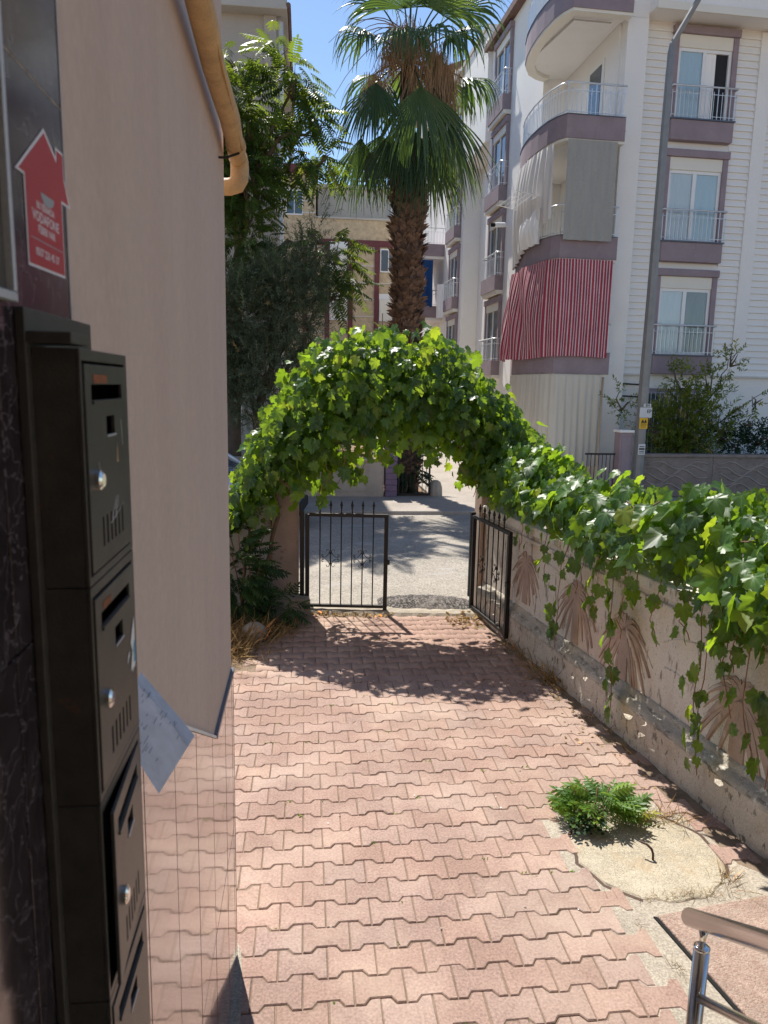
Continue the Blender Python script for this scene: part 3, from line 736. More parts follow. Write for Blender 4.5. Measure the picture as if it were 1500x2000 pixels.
# red sticker on the marble
sk = Thing('red_sticker', 'red house-shaped sticker with white lettering on the dark marble', 'sticker', (XW+.013, .89, 2.47))
xs = XW+.0130
outl = [(.826, 2.474), (.945, 2.476), (.945, 2.560), (.978, 2.561), (.957, 2.590), (.957, 2.618), (.930, 2.618), (.930, 2.607), (.893, 2.626), (.803, 2.562), (.826, 2.562)]
K_ = (XW-.0)/(XW) ; K_ = .0130/XW+1.0
SY = lambda q: (q[0]*K_, CAM_H+(q[1]-CAM_H)*K_)
outl = [SY(q) for q in outl]
sk.part('backing', MB().prism_dir([(xs, a, b) for a, b in outl], (.0004, 0, 0)), 'sticker_white')
cy = sum(p[0] for p in outl)/len(outl); cz = sum(p[1] for p in outl)/len(outl)
ins = [(.829, 2.477), (.942, 2.479), (.942, 2.563), (.970, 2.5635), (.954, 2.588), (.954, 2.615), (.933, 2.615), (.933, 2.600), (.893, 2.621), (.812, 2.5645), (.829, 2.5645)]
sk.part('red_face', MB().prism_dir([(xs+.0005, a, b) for a, b in map(SY, ins)], (.0003, 0, 0)), 'sticker_red')
def uarc(y0, y1, zc_, r0, d, n=10): return [(xs+.0009, (y0+y1)/2+(y1-y0)/2*math.cos(math.pi+math.pi*i/n)*1.0, zc_+d*math.sin(math.pi+math.pi*i/n)) for i in range(n+1)]
sk.part('grey_mark', MB().prism_dir(uarc(.872*K_, .915*K_, CAM_H+(2.556-CAM_H)*K_, .02, .011), (.0002, 0, 0)), 'sticker_grey')
def text_mesh(body, size, mat, yz, thing, xpos, name='lettering', align='CENTER', wid=None):
    cu = bpy.data.curves.new('t', 'FONT'); cu.body = body; cu.size = size; cu.align_x = align; cu.extrude = .0001; cu.resolution_u = 2; cu.offset = size*.012
    ob = bpy.data.objects.new('t', cu); COL.objects.link(ob)
    dg = bpy.context.evaluated_depsgraph_get(); me = bpy.data.meshes.new_from_object(ob.evaluated_get(dg))
    bpy.data.objects.remove(ob); bpy.data.curves.remove(cu)
    return me
def wall_text(body, size, cyz, thing, xpos, mat, squash=1.0):
    me = text_mesh(body, size, mat, None, thing, xpos)
    # text x -> +Y of the wall, text y -> +Z, facing +X
    me.transform(Matrix(((0, 0, 1, xpos), (squash, 0, 0, cyz[0]), (0, 1, 0, cyz[1]), (0, 0, 0, 1))))
    me.transform(Matrix.Translation(-thing.b)); return thing.part('lettering', me, mat)
for body, size, z, sq in (('BU B\u0130NADA', .0105, 2.537, 1.0), ('VODAFONE', .0150, 2.5235, 1.05), ('F\u0130BER VAR', .0115, 2.512, 1.0), ('0507 226 45 37', .0118, 2.488, 1.0)):
    wall_text(body, size*K_, SY((.8855, z)), sk, xs+.001, 'sticker_white', sq)
sk.part('rule_line', MB().box(xs+.0009, xs+.0011, .835*K_, .937*K_, 2.497, 2.498), 'sticker_grey')
# notice frame left of the sticker
nf = Thing('notice_frame', 'silver aluminium frame of a notice board at the left edge above the mailboxes', 'frame', (XW+.013, .6, 2.43))
nf.part('stile', MB().box(XW+.0127, XW+.0227, .722, .7295, 2.436, 3.0), 'alu', bv=.001)
nf.part('bottom_rail', MB().box(XW+.0127, XW+.0227, .35, .7295, 2.427, 2.4355), 'alu', bv=.001)
nf.part('panel', MB().box(XW+.0127, XW+.0157, .35, .7215, 2.436, 3.0), 'board')
# leaflet wedged behind the mailboxes
lf = Thing('leaflet', 'bluish white printed leaflet sticking out beside the mailboxes', 'leaflet', (-.23, 1.03, 1.76))
T_, R_, B_, L_ = Vector((-.261, 1.16, 1.898)), Vector((-.173, 1.12, 1.806)), Vector((-.201, .975, 1.793)), Vector((-.262, 1.0, 1.884))
def quadpt(s, t):
    p = T_.lerp(R_, s).lerp(L_.lerp(B_, s), t); p = p+Vector((.004, 0, .006))*math.sin(math.pi*s)*math.sin(math.pi*t); return p
def sheet(s0, s1, t0, t1, dy): return MB().grid([[quadpt(s0+(s1-s0)*i/8, t0+(t1-t0)*j/8)+Vector((-dy, 0, -dy)) for i in range(9)] for j in range(9)])
lf.part('sheet', sheet(0, 1, 0, 1, 0), 'paper_t', smooth=True)
lf.part('folded_flap', sheet(0, 1, 0, .22, -.0006), 'paper_f', smooth=True)
g = np.random.default_rng(11)
for i in range(26):
    t = .12+.8*g.random(); s = .12+.7*g.random(); l = g.uniform(.04, .14)
    a, b = quadpt(s, t), quadpt(s, min(.98, t+l))
    off = Vector((.0013, 0, .0013)); w = (quadpt(s+.008, t)-a)
    lf.part('print_line', MB().add([a+off, b+off, b+w+off, a+w+off], [(0, 1, 2, 3)]), 'print_grey')
# ---------------------------------------------------------- handrail
hr = Thing('handrail', 'stainless steel tube handrail of the porch steps in the lower right corner', 'handrail', (1.05, 1.6, 0))
dz = -.585
def rp(y): return 1.13+(1.39-y)*(-dz)
ye = 1.712
hr.part('top_rail', MB().tube([(1.05, -.8, rp(.3)+.0), (1.05, .28, rp(.3)), (1.05, .34, rp(.34)), (1.05, ye-.004, rp(ye-.004)), (1.05, ye, rp(ye))], [.025, .025, .025, .025, .022], 24), 'steel', smooth=True)
yp = 1.640
hr.part('post', MB().tube([(1.05, yp, -.01), (1.05, yp, rp(yp)-.078)], .0205, 24), 'steel', smooth=True)
hr.part('post_cap', MB().tube([(1.05, yp, rp(yp)-.079), (1.05, yp, rp(yp)-.074), (1.05, yp, rp(yp)-.070)], [.0212, .0212, .016], 24), 'chrome', smooth=True)
hr.part('bracket', MB().tube([(1.05, yp, rp(yp)-.075), (1.05, yp, rp(yp)-.045), (1.05, yp, rp(yp)-.022)], [.009, .009, .013], 14), 'chrome', smooth=True)
hr.part('lower_bar', MB().tube([(1.05, yp-.018, rp(yp)-.215), (1.05, .3, rp(.3)-.21)], .0125, 16), 'steel', smooth=True)
hr.part('post', MB().tube([(1.05, .3, .84), (1.05, .3, rp(.3)-.03)], .0205, 20), 'steel', smooth=True)
# ============================================================ GARDEN WALL
gw = Thing('garden_wall', 'weathered cream garden wall with palm tree reliefs along the paved path', 'wall', (2.9, 3.5, 0), TW)
gw.b = gw.b-Vector((.004, 0, 0))
def rough_face(u, v0, v1, z0, z1, nv, nz, amp, seed, lean=0.0):
    g = np.random.default_rng(seed); P = []
    for j in range(nz+1):
        P.append([(u+lean*j/nz+g.normal(0, amp), v1+(v0-v1)*i/nv, z0+(z1-z0)*j/nz) for i in range(nv+1)])
    return P
VA, VB = -1.5, 7.12
mb = MB().grid(rough_face(2.83, VA, VB, .33, 1.08, 120, 12, .0016, 1)); mb.box(2.835, 3.05, VA, VB, -.05, 1.08)
gw.part('face', mb, 'wall_cream', smooth=True)
mb = MB().grid(rough_face(2.755, VA, VB, -.05, .245, 130, 8, .005, 2)); mb.box(2.762, 2.834, VA, VB, -.05, .24)
gw.part('plinth', mb, 'plinth_dirty', smooth=True)
P = []
g = np.random.default_rng(6)
for (u, z) in ((2.758, .235), (2.752, .262), (2.772, .290), (2.802, .302), (2.806, .325), (2.816, .352), (2.832, .356)):
    P.append([(u+g.normal(0, .0022), VB+(VA-VB)*i/120, z+g.normal(0, .002)) for i in range(121)])
gw.part('moulding', MB().grid(P), 'moulding_grime', smooth=True)
gw.part('coping', MB().box(2.785, 3.09, VA, VB, 1.082, 1.165), 'wall_cream', bv=.012)
gw.part('upper_moulding', MB().box(2.806, 2.834, VA, VB, 1.0, 1.035), 'wall_cream', bv=.008)
def relief(v, z, s, seed, drop=0.0):
    g = np.random.default_rng(seed); mb = MB(); U = 2.834
    def add(pts, d): mb.prism_dir([(U, v+a*s, z+b*s) for a, b in pts], (-d, 0, 0))
    # trunk
    add([(-.085, -.62), (.085, -.62), (.07, -.2), (.055, .02), (-.055, .02), (-.07, -.2)], .014)
    for k, a in enumerate(np.linspace(-60, 240, 30)):
        L = g.uniform(.34, .52); a0 = R(a+g.uniform(-8, 8)); pts_u = []; pts_d = []
        for i in range(7):
            t = i/6; x = L*t*math.cos(a0); y = L*t*math.sin(a0)-.75*L*t*t
            w = .026*math.sin(math.pi*min(1, .12+t*.88))
            nx, ny = -math.sin(a0), math.cos(a0); pts_u.append((x+nx*w, y+ny*w)); pts_d.append((x-nx*w, y-ny*w))
        add(pts_u+pts_d[::-1], .008+.004*(k % 3))
    return mb
for k, (v, z, s) in enumerate([(6.08, .80, .62), (5.12, .78, .66), (4.42, .72, .72), (3.25, .70, .78), (2.3, .70, .75)]):
    gw.part('palm_relief', relief(v, z, s, 20+k), 'relief_brown', bv=.003)
# arrow-like incised panel lines between the palms
for (v0, z0, v1, z1) in ((3.98, .78, 3.66, .88), (3.66, .88, 3.36+.25, .70), (3.95, .62, 3.7, .60), (5.7, .9, 5.35, .82)):
    gw.part('relief_ridge', MB().tube([(2.833, v0, z0), (2.831, (v0+v1)/2, (z0+z1)/2+.02), (2.833, v1, z1)], .008, 6), 'wall_cream', smooth=True)

# gate posts
rp_ = Thing('gate_post', 'square plastered gate post at the end of the vine-covered wall, right of the gateway', 'gate post', (1.99, 7.62, 0), 0, 'gateway posts')
rp_.part('shaft', MB().box(1.835, 2.145, 7.47, 7.78, -.03, 1.52), 'post_plaster', bv=.012)
rp_.part('cap', MB().box(1.815, 2.165, 7.45, 7.80, 1.522, 1.575), 'post_plaster', bv=.01)
lp_ = Thing('gate_post', 'square plastered gate post with a stone block at its foot, left of the gateway', 'gate post', (-.2, 7.78, 0), 0, 'gateway posts')
lp_.part('shaft', MB().box(-.345, -.062, 7.60, 7.90, -.03, 1.42), 'post_plaster', bv=.012)
lp_.part('cap', MB().box(-.365, -.042, 7.58, 7.92, 1.422, 1.47), 'post_plaster', bv=.01)
lp_.part('foot_block', MB().prism_dir([(-.36, 7.42, -.02), (.075, 7.42, -.02), (.045, 7.42, .175), (-.34, 7.42, .19)], (0, .22, 0)), 'concrete', bv=.012)
sw = Thing('street_wall', 'low cream street wall behind the vines left of the gate', 'wall', (-4, 7.8, 0))
sw.part('face', MB().box(-9, -.347, 7.64, 7.84, -.05, 1.10), 'wall_cream', bv=.01)
sw.part('coping', MB().box(-9, -.368, 7.60, 7.88, 1.102, 1.16), 'wall_cream', bv=.01)
sw2 = Thing('street_wall', 'low street wall hidden behind the vine right of the gate post', 'wall', (5, 7.5, 0))
sw2.part('face', MB().box(2.17, 14, 7.5, 7.72, -.05, 1.10), 'wall_cream', bv=.01)

# ---------------------------------------------------------- the two gate leaves
def gate_leaf(label, hinge, ang, W=.86):
    t = Thing('gate_leaf', label, 'gate', (0, 0, 0), 0, 'leaves of the iron gate')
    t.e.location = (hinge[0], hinge[1], 0); t.e.rotation_euler = (0, 0, R(ang))
    t.part('hinge_stile', MB().box(.0, .042, -.02, .02, .05, 1.045), 'black_metal', bv=.003)
    t.part('latch_stile', MB().box(W-.042, W, -.02, .02, .03, 1.02), 'black_metal', bv=.003)
    t.part('top_rail', MB().box(.0425, W-.0, -.017, .017, 1.022, 1.058), 'black_metal', bv=.003)
    t.part('bottom_rail', MB().box(.0425, W-.0425, -.016, .016, .055, .087), 'black_metal', bv=.003)
    t.part('hinge_post', MB().box(-.055, -.012, -.022, .028, .16, 1.075), 'black_metal', bv=.003)
    t.part('latch', MB().box(W-.03, W+.022, -.030, .012, .53, .58), 'black_metal', bv=.003)
    xs_ = [.042+(W-.084)/7.02*(i+1) for i in range(6)]
    for i, x in enumerate(xs_):
        b = t.part('bar', MB().tube([(x, 0, .088), (x, 0, 1.0215)], .0065, 8), 'black_metal', smooth=True)
        t.part('spear', MB().lathe([(.0065, 1.0585), (.0065, 1.105), (.011, 1.112), (.011, 1.118), (.0065, 1.123), (.016, 1.14), (.011, 1.16), (.002, 1.195)], (x, 0, 0), 10), 'black_metal', b, smooth=True)
    for c in (xs_[1], xs_[4]):
        mb = MB()
        for sx in (-1, 1):
            for sz in (-1, 1):
                pts = []
                for i in range(9):       # small spiral by the side bar
                    a = -2.6+i/8*4.2; r = .009+.009*i/8; pts.append((.088-.0+r*math.cos(a)-.010, .026+r*math.sin(a)-.002))
                arc = [(.080, .006), (.060, .008), (.040, .020), (.022, .040), (.012, .062)]
                sp = []
                for i in range(9):
                    a = math.pi+.2-i/8*4.2; r = .018-.009*i/8; sp.append((.030+r*math.cos(a), .078+r*math.sin(a)))
                allp = pts[::1]+arc+sp
                mb.tube([(c+sx*p[0], -.012, .585+sz*p[1]) for p in pts[::1]], .0032, 5)
                mb.tube([(c+sx*p[0], -.012, .585+sz*p[1]) for p in [pts[-1]]+arc+[sp[0]]], .0036, 5)
                mb.tube([(c+sx*p[0], -.012, .585+sz*p[1]) for p in sp], .0032, 5)
        for sz in (-1, 1): mb.box(c-.010, c+.010, -.018, .008, .585+sz*.055-.012, .585+sz*.055+.012)
        t.part('scroll_ornament', mb, 'black_metal', smooth=True)
    return t
gate_leaf('closed left leaf of the black iron gate with spear tips', (.006, 7.565), -6.5)
hx, hy = W2(2.728, 7.20, TW); gate_leaf('right leaf of the black iron gate, swung open against the wall', (hx, hy), TW-90, .98)

# ============================================================ VINES
GL = [grape_leaf(i) for i in range(12)]
GLM = [base_to_mesh('leaf', b, 'vine_leaf') for b in GL]
CAMV = np.array([0, 0, CAM_H])
def put_leaves(thing, mats, n_parts=300, which=None):
    mats = np.array(mats); which = rng.integers(0, len(GL), len(mats))
    d = np.linalg.norm(mats[:, :3, 3]-CAMV, axis=1)
    # the leaves that show largest: size over distance, front side of the mass first
    sz = np.linalg.norm(mats[:, :3, 1], axis=1); key = -(sz/d)*(1+.25*(mats[:, 1, 3] < np.median(mats[:, 1, 3])))
    order = np.argsort(key); first = order[:n_parts]; rest = order[n_parts:]
    loc = np.array(thing.e.location)
    for i in first:
        o = bpy.data.objects.new('leaf', GLM[which[i]]); COL.objects.link(o); o.parent = thing.e
        m = mats[i].copy(); m[:3, 3] -= loc; o.matrix_local = Matrix([list(r) for r in m])
    if len(rest):
        mm = mats[rest].copy(); mm[:, :3, 3] -= loc
        o = link('foliage', inst_mesh('foliage', GL, mm, which[rest], smooth=True), 'vine_leaf', thing.e); o['kind'] = 'stuff'
UP = [(-.95, 1.05), (-.73, 1.24), (-.63, 1.55), (-.43, 2.0), (-.18, 2.42), (.02, 2.62), (.26, 2.77), (.51, 2.84), (.96, 2.84), (1.37, 2.78), (1.64, 2.60), (1.8, 2.40), (1.99, 2.18), (2.13, 2.03), (2.31, 1.86), (2.5, 1.8)]
LO = [(-.95, .85), (-.74, .95), (-.48, 1.10), (-.18, 1.36), (.02, 1.44), (.28, 1.58), (.53, 1.74), (.84, 1.84), (1.04, 1.92), (1.25, 1.92), (1.41, 1.80), (1.58, 1.66), (1.72, 1.60), (1.82, 1.66), (2.1, 1.62), (2.3, 1.5), (2.5, 1.4)]
va = Thing('grape_vine', 'leafy grape vine trained into an arch over the iron gate', 'vine', (-.3, 7.3, 0))
mats = []
def arch_y(x): return 7.50-.07*x
while len(mats) < 3600:
    x = rng.uniform(-.9, 2.35); zu, zl = lerp_poly(UP, x), lerp_poly(LO, x)
    t = rng.beta(1.25, 1.0); z = zl+(zu-zl)*t+rng.normal(0, .05)
    if rng.random() < .06: z = zl-rng.uniform(0, .30)*abs(math.sin(x*9))
    if rng.random() < .02: z = zu+rng.uniform(0, .12)
    dep = .16+.34*math.sin(math.pi*min(1, max(.02, t)))**.6
    dy = rng.uniform(-1, 1); dy = math.copysign(abs(dy)**.75, dy)*dep
    p = (x, arch_y(x)+dy-.05, z)
    n_ = np.array([(x-.8)*.35, (-.75 if dy < 0 else .5), -.15+1.15*t**1.4])+rng.normal(0, .38, 3)
    tip = np.array([rng.normal(0, .45), -.25+rng.normal(0, .25), -.8+rng.normal(0, .3)])
    mats.append(frame_mat(p, tip, n_, rng.uniform(.07, .185)*(1 if t < .85 else .85)))
for _ in range(1300):      # inner leaves that close the mass
    x = rng.uniform(-.75, 2.2); zu, zl = lerp_poly(UP, x), lerp_poly(LO, x); t = rng.uniform(.2, .92)
    p = (x, arch_y(x)-.02+rng.normal(0, .13), zl+(zu-zl)*t)
    mats.append(frame_mat(p, (rng.normal(0, .5), .3+rng.normal(0, .3), -.8), (rng.normal(0, .4), .4+rng.normal(0, .3), .9), rng.uniform(.09, .15)))
put_leaves(va, mats)
def wander(pts, amp, seed, n=5):
    g = np.random.default_rng(seed); out = []
    for a, b in zip(pts[:-1], pts[1:]):
        for k in range(n): out.append(np.array(a)+(np.array(b)-np.array(a))*k/n+g.normal(0, amp, 3))
    out.append(np.array(pts[-1])); return out
for k in range(7):
    o = rng.uniform(-.2, .25); dz_ = rng.uniform(-.35, .0)
    path = [(x, arch_y(x)+o, lerp_poly(UP, x)-.25+dz_*.8) for x in np.linspace(-.6, 2.2, 9)]
    va.part('stem', MB().tube(wander(path, .035, 30+k, 4), .008, 6), 'wood_stem', smooth=True)
va.part('trunk', MB().tube(wander([(-.48, 7.25, -.02), (-.46, 7.3, .35), (-.33, 7.38, .7), (-.28, 7.45, 1.15), (-.35, 7.45, 1.7)], .012, 50, 4), [.028-.0006*i for i in range(17)], 8), 'wood_stem', smooth=True)
va.part('trunk', MB().tube(wander([(-.62, 7.2, -.02), (-.60, 7.3, .5), (-.55, 7.38, 1.0), (-.45, 7.4, 1.6)], .012, 51, 4), .014, 7), 'wood_stem', smooth=True)
for k, (x, z1) in enumerate([(.32, 1.42), (.55, 1.50), (.18, 1.30), (1.65, 1.30), (1.5, 1.38), (.8, 1.65)]):
    va.part('tendril', MB().tube(wander([(x, 7.15, z1+.45), (x+.05, 7.1, z1+.2), (x+rng.uniform(-.1, .2), 7.1, z1)], .02, 60+k, 4), .0035, 5), 'red_stem', smooth=True)
# arch of steel tube that carries the vine
ar = Thing('arch_support', 'thin steel arch hidden inside the vine over the gate', 'arch', (-.2, 7.6, 1.45))
for yy in (7.42, 7.72):
    ar.part('hoop', MB().tube([(.88-1.08*math.cos(a), yy-.07*(.88-1.08*math.cos(a)), 1.45+1.05*math.sin(a)) for a in np.linspace(.02, math.pi-.02, 20)], .012, 8), 'black_metal', smooth=True)

# vine over the wall
vw = Thing('grape_vine', 'grape vine spilling over the garden wall on the right', 'vine', (*W2(3.2, 4.5, TW), 0))
mats = []
cW, sW = math.cos(R(TW)), math.sin(R(TW))
def fw(u, v, z): return np.array([u*cW-v*sW, u*sW+v*cW, z])
def fd(a, b, c): return np.array([a*cW-b*sW, a*sW+b*cW, c])
def wtop(v): return 1.72+.08*math.sin(v*2.1)+.07*math.sin(v*5.3+1)-.10*math.exp(-((v-4.1)/.5)**2)+(.05 if v > 5.6 else 0)
def wlow(v): return 1.27+.06*math.sin(v*3.7)+(-.03*max(0, 4.6-v))+.10*min(1, max(0, (v-5.3)/.6))
while len(mats) < 2250:
    v = rng.uniform(1.9, 7.2); t = rng.beta(1.15, .95); zu, zl = wtop(v), wlow(v)
    z = zl+(zu-zl)*t+rng.normal(0, .04)
    bul = .16+.20*math.sin(math.pi*min(1, t*.9+.08)); s_ = rng.uniform(-1, 1); s_ = math.copysign(abs(s_)**.55, s_)
    u = 2.93+s_*bul-.05*(1-t)
    if z < 1.15 and u > 2.74: u = 2.74-rng.uniform(0, .1)
    n_ = fd((-.8 if s_ < 0 else .6), -.25, -.1+1.3*t**1.3)+rng.normal(0, .36, 3)
    tip = fd(-.35+rng.normal(0, .3), rng.normal(-.1, .45), -.75+rng.normal(0, .3))
    mats.append(frame_mat(fw(u, v, z), tip, n_, rng.uniform(.07, .215)*(1.0 if t < .85 else .85)))
strands = [(5.9, .95), (5.45, .80), (5.05, .32), (4.95, .85), (4.55, .75), (4.40, .15), (4.25, .70), (3.85, .80), (3.45, .20), (3.36, .34), (3.22, .65), (3.05, .55), (2.85, .4), (4.72, .95), (3.3, .85), (3.55, .95), (3.12, .9), (4.1, .95)]
sp_ = []
for k, (v, ze) in enumerate(strands):
    g = np.random.default_rng(80+k); pts = []; n = 9
    dv, du = g.uniform(-.12, .12), g.uniform(.0, .06)
    for i in range(n):
        t = i/(n-1); pts.append(fw(2.70-du*math.sin(t*3)+g.normal(0, .008), v+dv*t+g.normal(0, .012), 1.25+(ze-1.25)*t))
    vw_part = MB().tube(pts, .003, 5); sp_.append((pts, vw_part))
    L = 1.25-ze; m = int(3+L*9)
    for i in range(m):
        t = .12+.88*(i+g.uniform(-.3, .3))/m; t = min(.99, max(.05, t)); j = min(n-2, int(t*(n-1))); fr = t*(n-1)-j
        p = pts[j]*(1-fr)+pts[j+1]*fr+fd(g.normal(-.02, .03), g.normal(0, .05), 0)
        if g.random() < .22: continue
        n_ = fd(-.8, g.normal(0, .5), .45)+g.normal(0, .3, 3); tip = fd(-.1, g.normal(0, .5), -.9)
        mats.append(frame_mat(p, tip, n_, g.uniform(.075, .165)))
put_leaves(vw, mats)
for pts, mb in sp_:
    me = mb.mesh('stem', True); me.transform(Matrix.Translation(-Vector(vw.e.location)) if True else None)
    mth = Matrix.Identity(4); link('stem', me, 'red_stem', vw.e)
for k in range(6):
    uo = rng.uniform(2.8, 3.05); zo = rng.uniform(1.2, 1.55)
    me = MB().tube(wander([tuple(fw(uo+.05*math.sin(v*3), v, zo+.1*math.sin(v*2+k))) for v in np.linspace(7.2, 2.0, 9)], .03, 110+k, 4), .007, 6).mesh('stem', True)
    me.transform(Matrix.Translation(-Vector(vw.e.location))); link('stem', me, 'wood_stem', vw.e)

# ============================================================ SMALL PLANTS IN THE COURTYARD
def plant(name, label, cat, base, bases, mats, which, mat, stems=None, group=None, stem_mat='wood_stem'):
    t = Thing(name, label, cat, base, 0, group); mm = np.array(mats).copy(); mm[:, :3, 3] -= np.array(base)
    o = link('foliage', inst_mesh('foliage', bases, mm, which, smooth=True), mat, t.e); o['kind'] = 'stuff'
    for s in (stems or []): t.part('stem', s, stem_mat, smooth=True)
    return t
PIN = [pinnate(8, 1.0, i, .36, .34) for i in range(4)]
PINS = [pinnate(5, 1.0, 10+i, .34, .48) for i in range(4)]
def bush_pinnate(c, rad, n, sz, seed, up=.5):
    g = np.random.default_rng(seed); ms = []
    while len(ms) < n:
        d = g.normal(0, 1, 3); d /= np.linalg.norm(d); r = g.random()**.35
        p = np.array(c)+d*np.array(rad)*r
        if p[2] < .03: continue
        tip = d*np.array([1, 1, .4])+np.array([0, 0, -.25+up*g.random()])
        ms.append(frame_mat(p, tip, (g.normal(0, .3), g.normal(0, .3)-.2, 1), sz*g.uniform(.7, 1.25)))
    return ms
ms = bush_pinnate((-.68, 7.12, .55), (.26, .26, .50), 230, .20, 1)
plant('shrub', 'dark leafy shrub growing against the left gate post', 'shrub', (-.58, 7.12, 0), PIN, ms, rng.integers(0, 4, len(ms)), 'dark_leaf',
      [MB().tube(wander([(-.58, 7.12, 0), (-.58+dx, 7.12+dy, .5), (-.58+dx*2, 7.12+dy*2, .95)], .015, 130+k, 3), .007, 6) for k, (dx, dy) in enumerate([(.05, .02), (-.08, .05), (.1, -.05), (-.02, -.09)])])
ms = bush_pinnate((-.20, 7.14, .16), (.20, .12, .14), 40, .15, 2)
plant('seedling', 'low dark green seedling leaning in front of the stone block by the gate', 'plant', (-.16, 7.10, 0), PINS, ms, rng.integers(0, 4, len(ms)), 'dark_leaf')
ms = []
g = np.random.default_rng(9)
for k in range(190):
    a = g.uniform(0, 2*math.pi); r = g.random()**.6; p = np.array([1.64+.21*r*math.cos(a), 3.66+.10*r*math.sin(a)-.02, .03+.13*(1-r)*g.uniform(.2, 1.3)+.01])
    tip = np.array([math.cos(a)*.8, math.sin(a)*.8, .25+.5*g.random()])
    ms.append(frame_mat(p, tip, (g.normal(0, .3), -.3, 1), g.uniform(.05, .115)))
plant('weed', 'bright green weed sprouting at the edge of the manhole cover', 'weed', (1.62, 3.66, 0), PINS, ms, rng.integers(0, 4, len(ms)), 'weed_leaf',
      [MB().tube([(1.62+.03*k-.06, 3.66, -.01), (1.62+.05*k-.1, 3.65, .10), (1.62+.07*k-.14, 3.64, .19)], .004, 5) for k in range(4)], stem_mat='red_stem')
RND = lance_leaf(.85, .05, 3, .1)
ms = [frame_mat((1.50+g.uniform(-.08, .12), 3.50+g.uniform(-.06, .05), .02+g.uniform(0, .07)), (g.normal(0, 1), g.normal(0, 1), .2), (0, -.2, 1), g.uniform(.018, .032)) for _ in range(90)]
plant('clover', 'small round-leaved grey green weed below the bright weed', 'weed', (1.5, 3.5, 0), [RND], ms, np.zeros(len(ms), int), 'rose_leaf')
BL = lance_leaf(.035, .45, 4, .1)
def grass(name, label, spots, mat, seed, kind=None):
    g = np.random.default_rng(seed); ms = []
    for (x, y, rx, ry, n, h) in spots:
        for _ in range(n):
            px, py = x+g.normal(0, rx), y+g.normal(0, ry); a = g.uniform(0, 6.28)
            ms.append(frame_mat((px, py, -.005), (math.cos(a)*.7, math.sin(a)*.7, g.uniform(.2, 1.2)), (g.normal(), g.normal(), .3), h*g.uniform(.5, 1.3)))
    me = inst_mesh(name, [BL], ms, np.zeros(len(ms), int)); o = link(name, me, mat)
    return tag(o, label, 'grass', None, 'stuff')
grass('dry_grass', 'dry straw grass at the foot of the left shrub', [(-.52, 6.78, .15, .15, 650, .20), (-.62, 6.40, .08, .18, 260, .22), (-.30, 6.95, .11, .07, 220, .14), (-.75, 6.7, .12, .25, 200, .28), (-.45, 6.35, .12, .12, 110, .12), (-.6, 6.0, .08, .2, 70, .10)], 'dry_leaf', 21)
wl = [(*fw(2.72, v, 0)[:2],) for v in (6.1, 5.85, 5.6, 5.35, 5.15, 4.6, 4.3, 4.1)]
grass('dry_weeds', 'thin dry weeds along the foot of the garden wall', [(x, y, .035, .07, n, h) for (x, y), n, h in zip(wl, (45, 40, 40, 70, 55, 25, 20, 12), (.14, .12, .16, .2, .16, .10, .09, .08))]+[(1.80, 2.985, .14, .015, 150, .05), (2.08, 3.08, .03, .05, 60, .08), (1.98, 3.62, .10, .05, 120, .10), (1.50, 2.82, .01, .02, 14, .04), (1.545, 2.555, .02, .02, 26, .05)], 'dry_leaf', 22)
st_ = MB().lathe([(.0, .16), (.05, .155), (.10, .12), (.125, .06), (.12, -.02)][::-1], (-.47, 6.72, 0), 12)
o = single('boulder', st_, 'concrete', 'rough grey stone lying in the dry grass', 'stone', smooth=True)
# dead leaves blown against the gate
DL = [lance_leaf(.8, .3, 2, .3), lance_leaf(.55, .5, 2, .4)]
ms = []
for _ in range(260):
    if rng.random() < .5: x = rng.uniform(.05, .95); p = (x, 7.46-.1*x+rng.normal(0, .05), rng.uniform(.0, .03))
    else: p = (1.62+rng.normal(0, .14), 7.18+rng.normal(0, .13), rng.uniform(0, .04))
    ms.append(frame_mat(p, rng.normal(0, 1, 3)*[1, 1, .3], (rng.normal(0, .4), rng.normal(0, .4), 1), rng.uniform(.025, .055)))
for _ in range(140):
    v = rng.uniform(3.6, 6.4); p = fw(2.70-abs(rng.normal(0, .15)), v, .004)
    ms.append(frame_mat(p, rng.normal(0, 1, 3)*[1, 1, .15], (rng.normal(0, .3), rng.normal(0, .3), 1), rng.uniform(.015, .035)))
o = link('leaf_litter', inst_mesh('leaf_litter', DL, ms, rng.integers(0, 2, len(ms))), 'dry_leaf'); tag(o, 'dry leaves blown against the gate', 'leaves', None, 'stuff')

# little things on the paving: moss tufts in the joints, white paint drips and grit
g = np.random.default_rng(77); ms = []
for _ in range(70):
    v = int(g.integers(-6, 26)); y = 3.1435+PP*(v+.5)+g.normal(0, .012); x = g.uniform(-.3, 1.4)
    if not paver_ok(x, y): continue
    for k in range(int(g.integers(3, 9))):
        a = g.uniform(0, 6.28); ms.append(frame_mat((x+g.normal(0, .012), y+g.normal(0, .006), -.003), (math.cos(a), math.sin(a), g.uniform(.2, .9)), (g.normal(), g.normal(), .4), g.uniform(.010, .026)))
o = link('joint_moss', inst_mesh('joint_moss', [BL, lance_leaf(.4, .2, 2, .1)], ms, g.integers(0, 2, len(ms))), 'weed_leaf'); tag(o, 'tiny weeds in the paving joints', 'weeds', None, 'stuff')
mb = MB()
for _ in range(16):
    x, y = g.uniform(-.25, 1.5), g.uniform(2.3, 6.8)
    if not paver_ok(x, y): continue
    r = g.uniform(.003, .007); n = 7
    mb.add([(x+r*math.cos(6.283*k/n)*g.uniform(.6, 1.3), y+r*math.sin(6.283*k/n)*g.uniform(.6, 1.3), .0042) for k in range(n)], [tuple(range(n))])
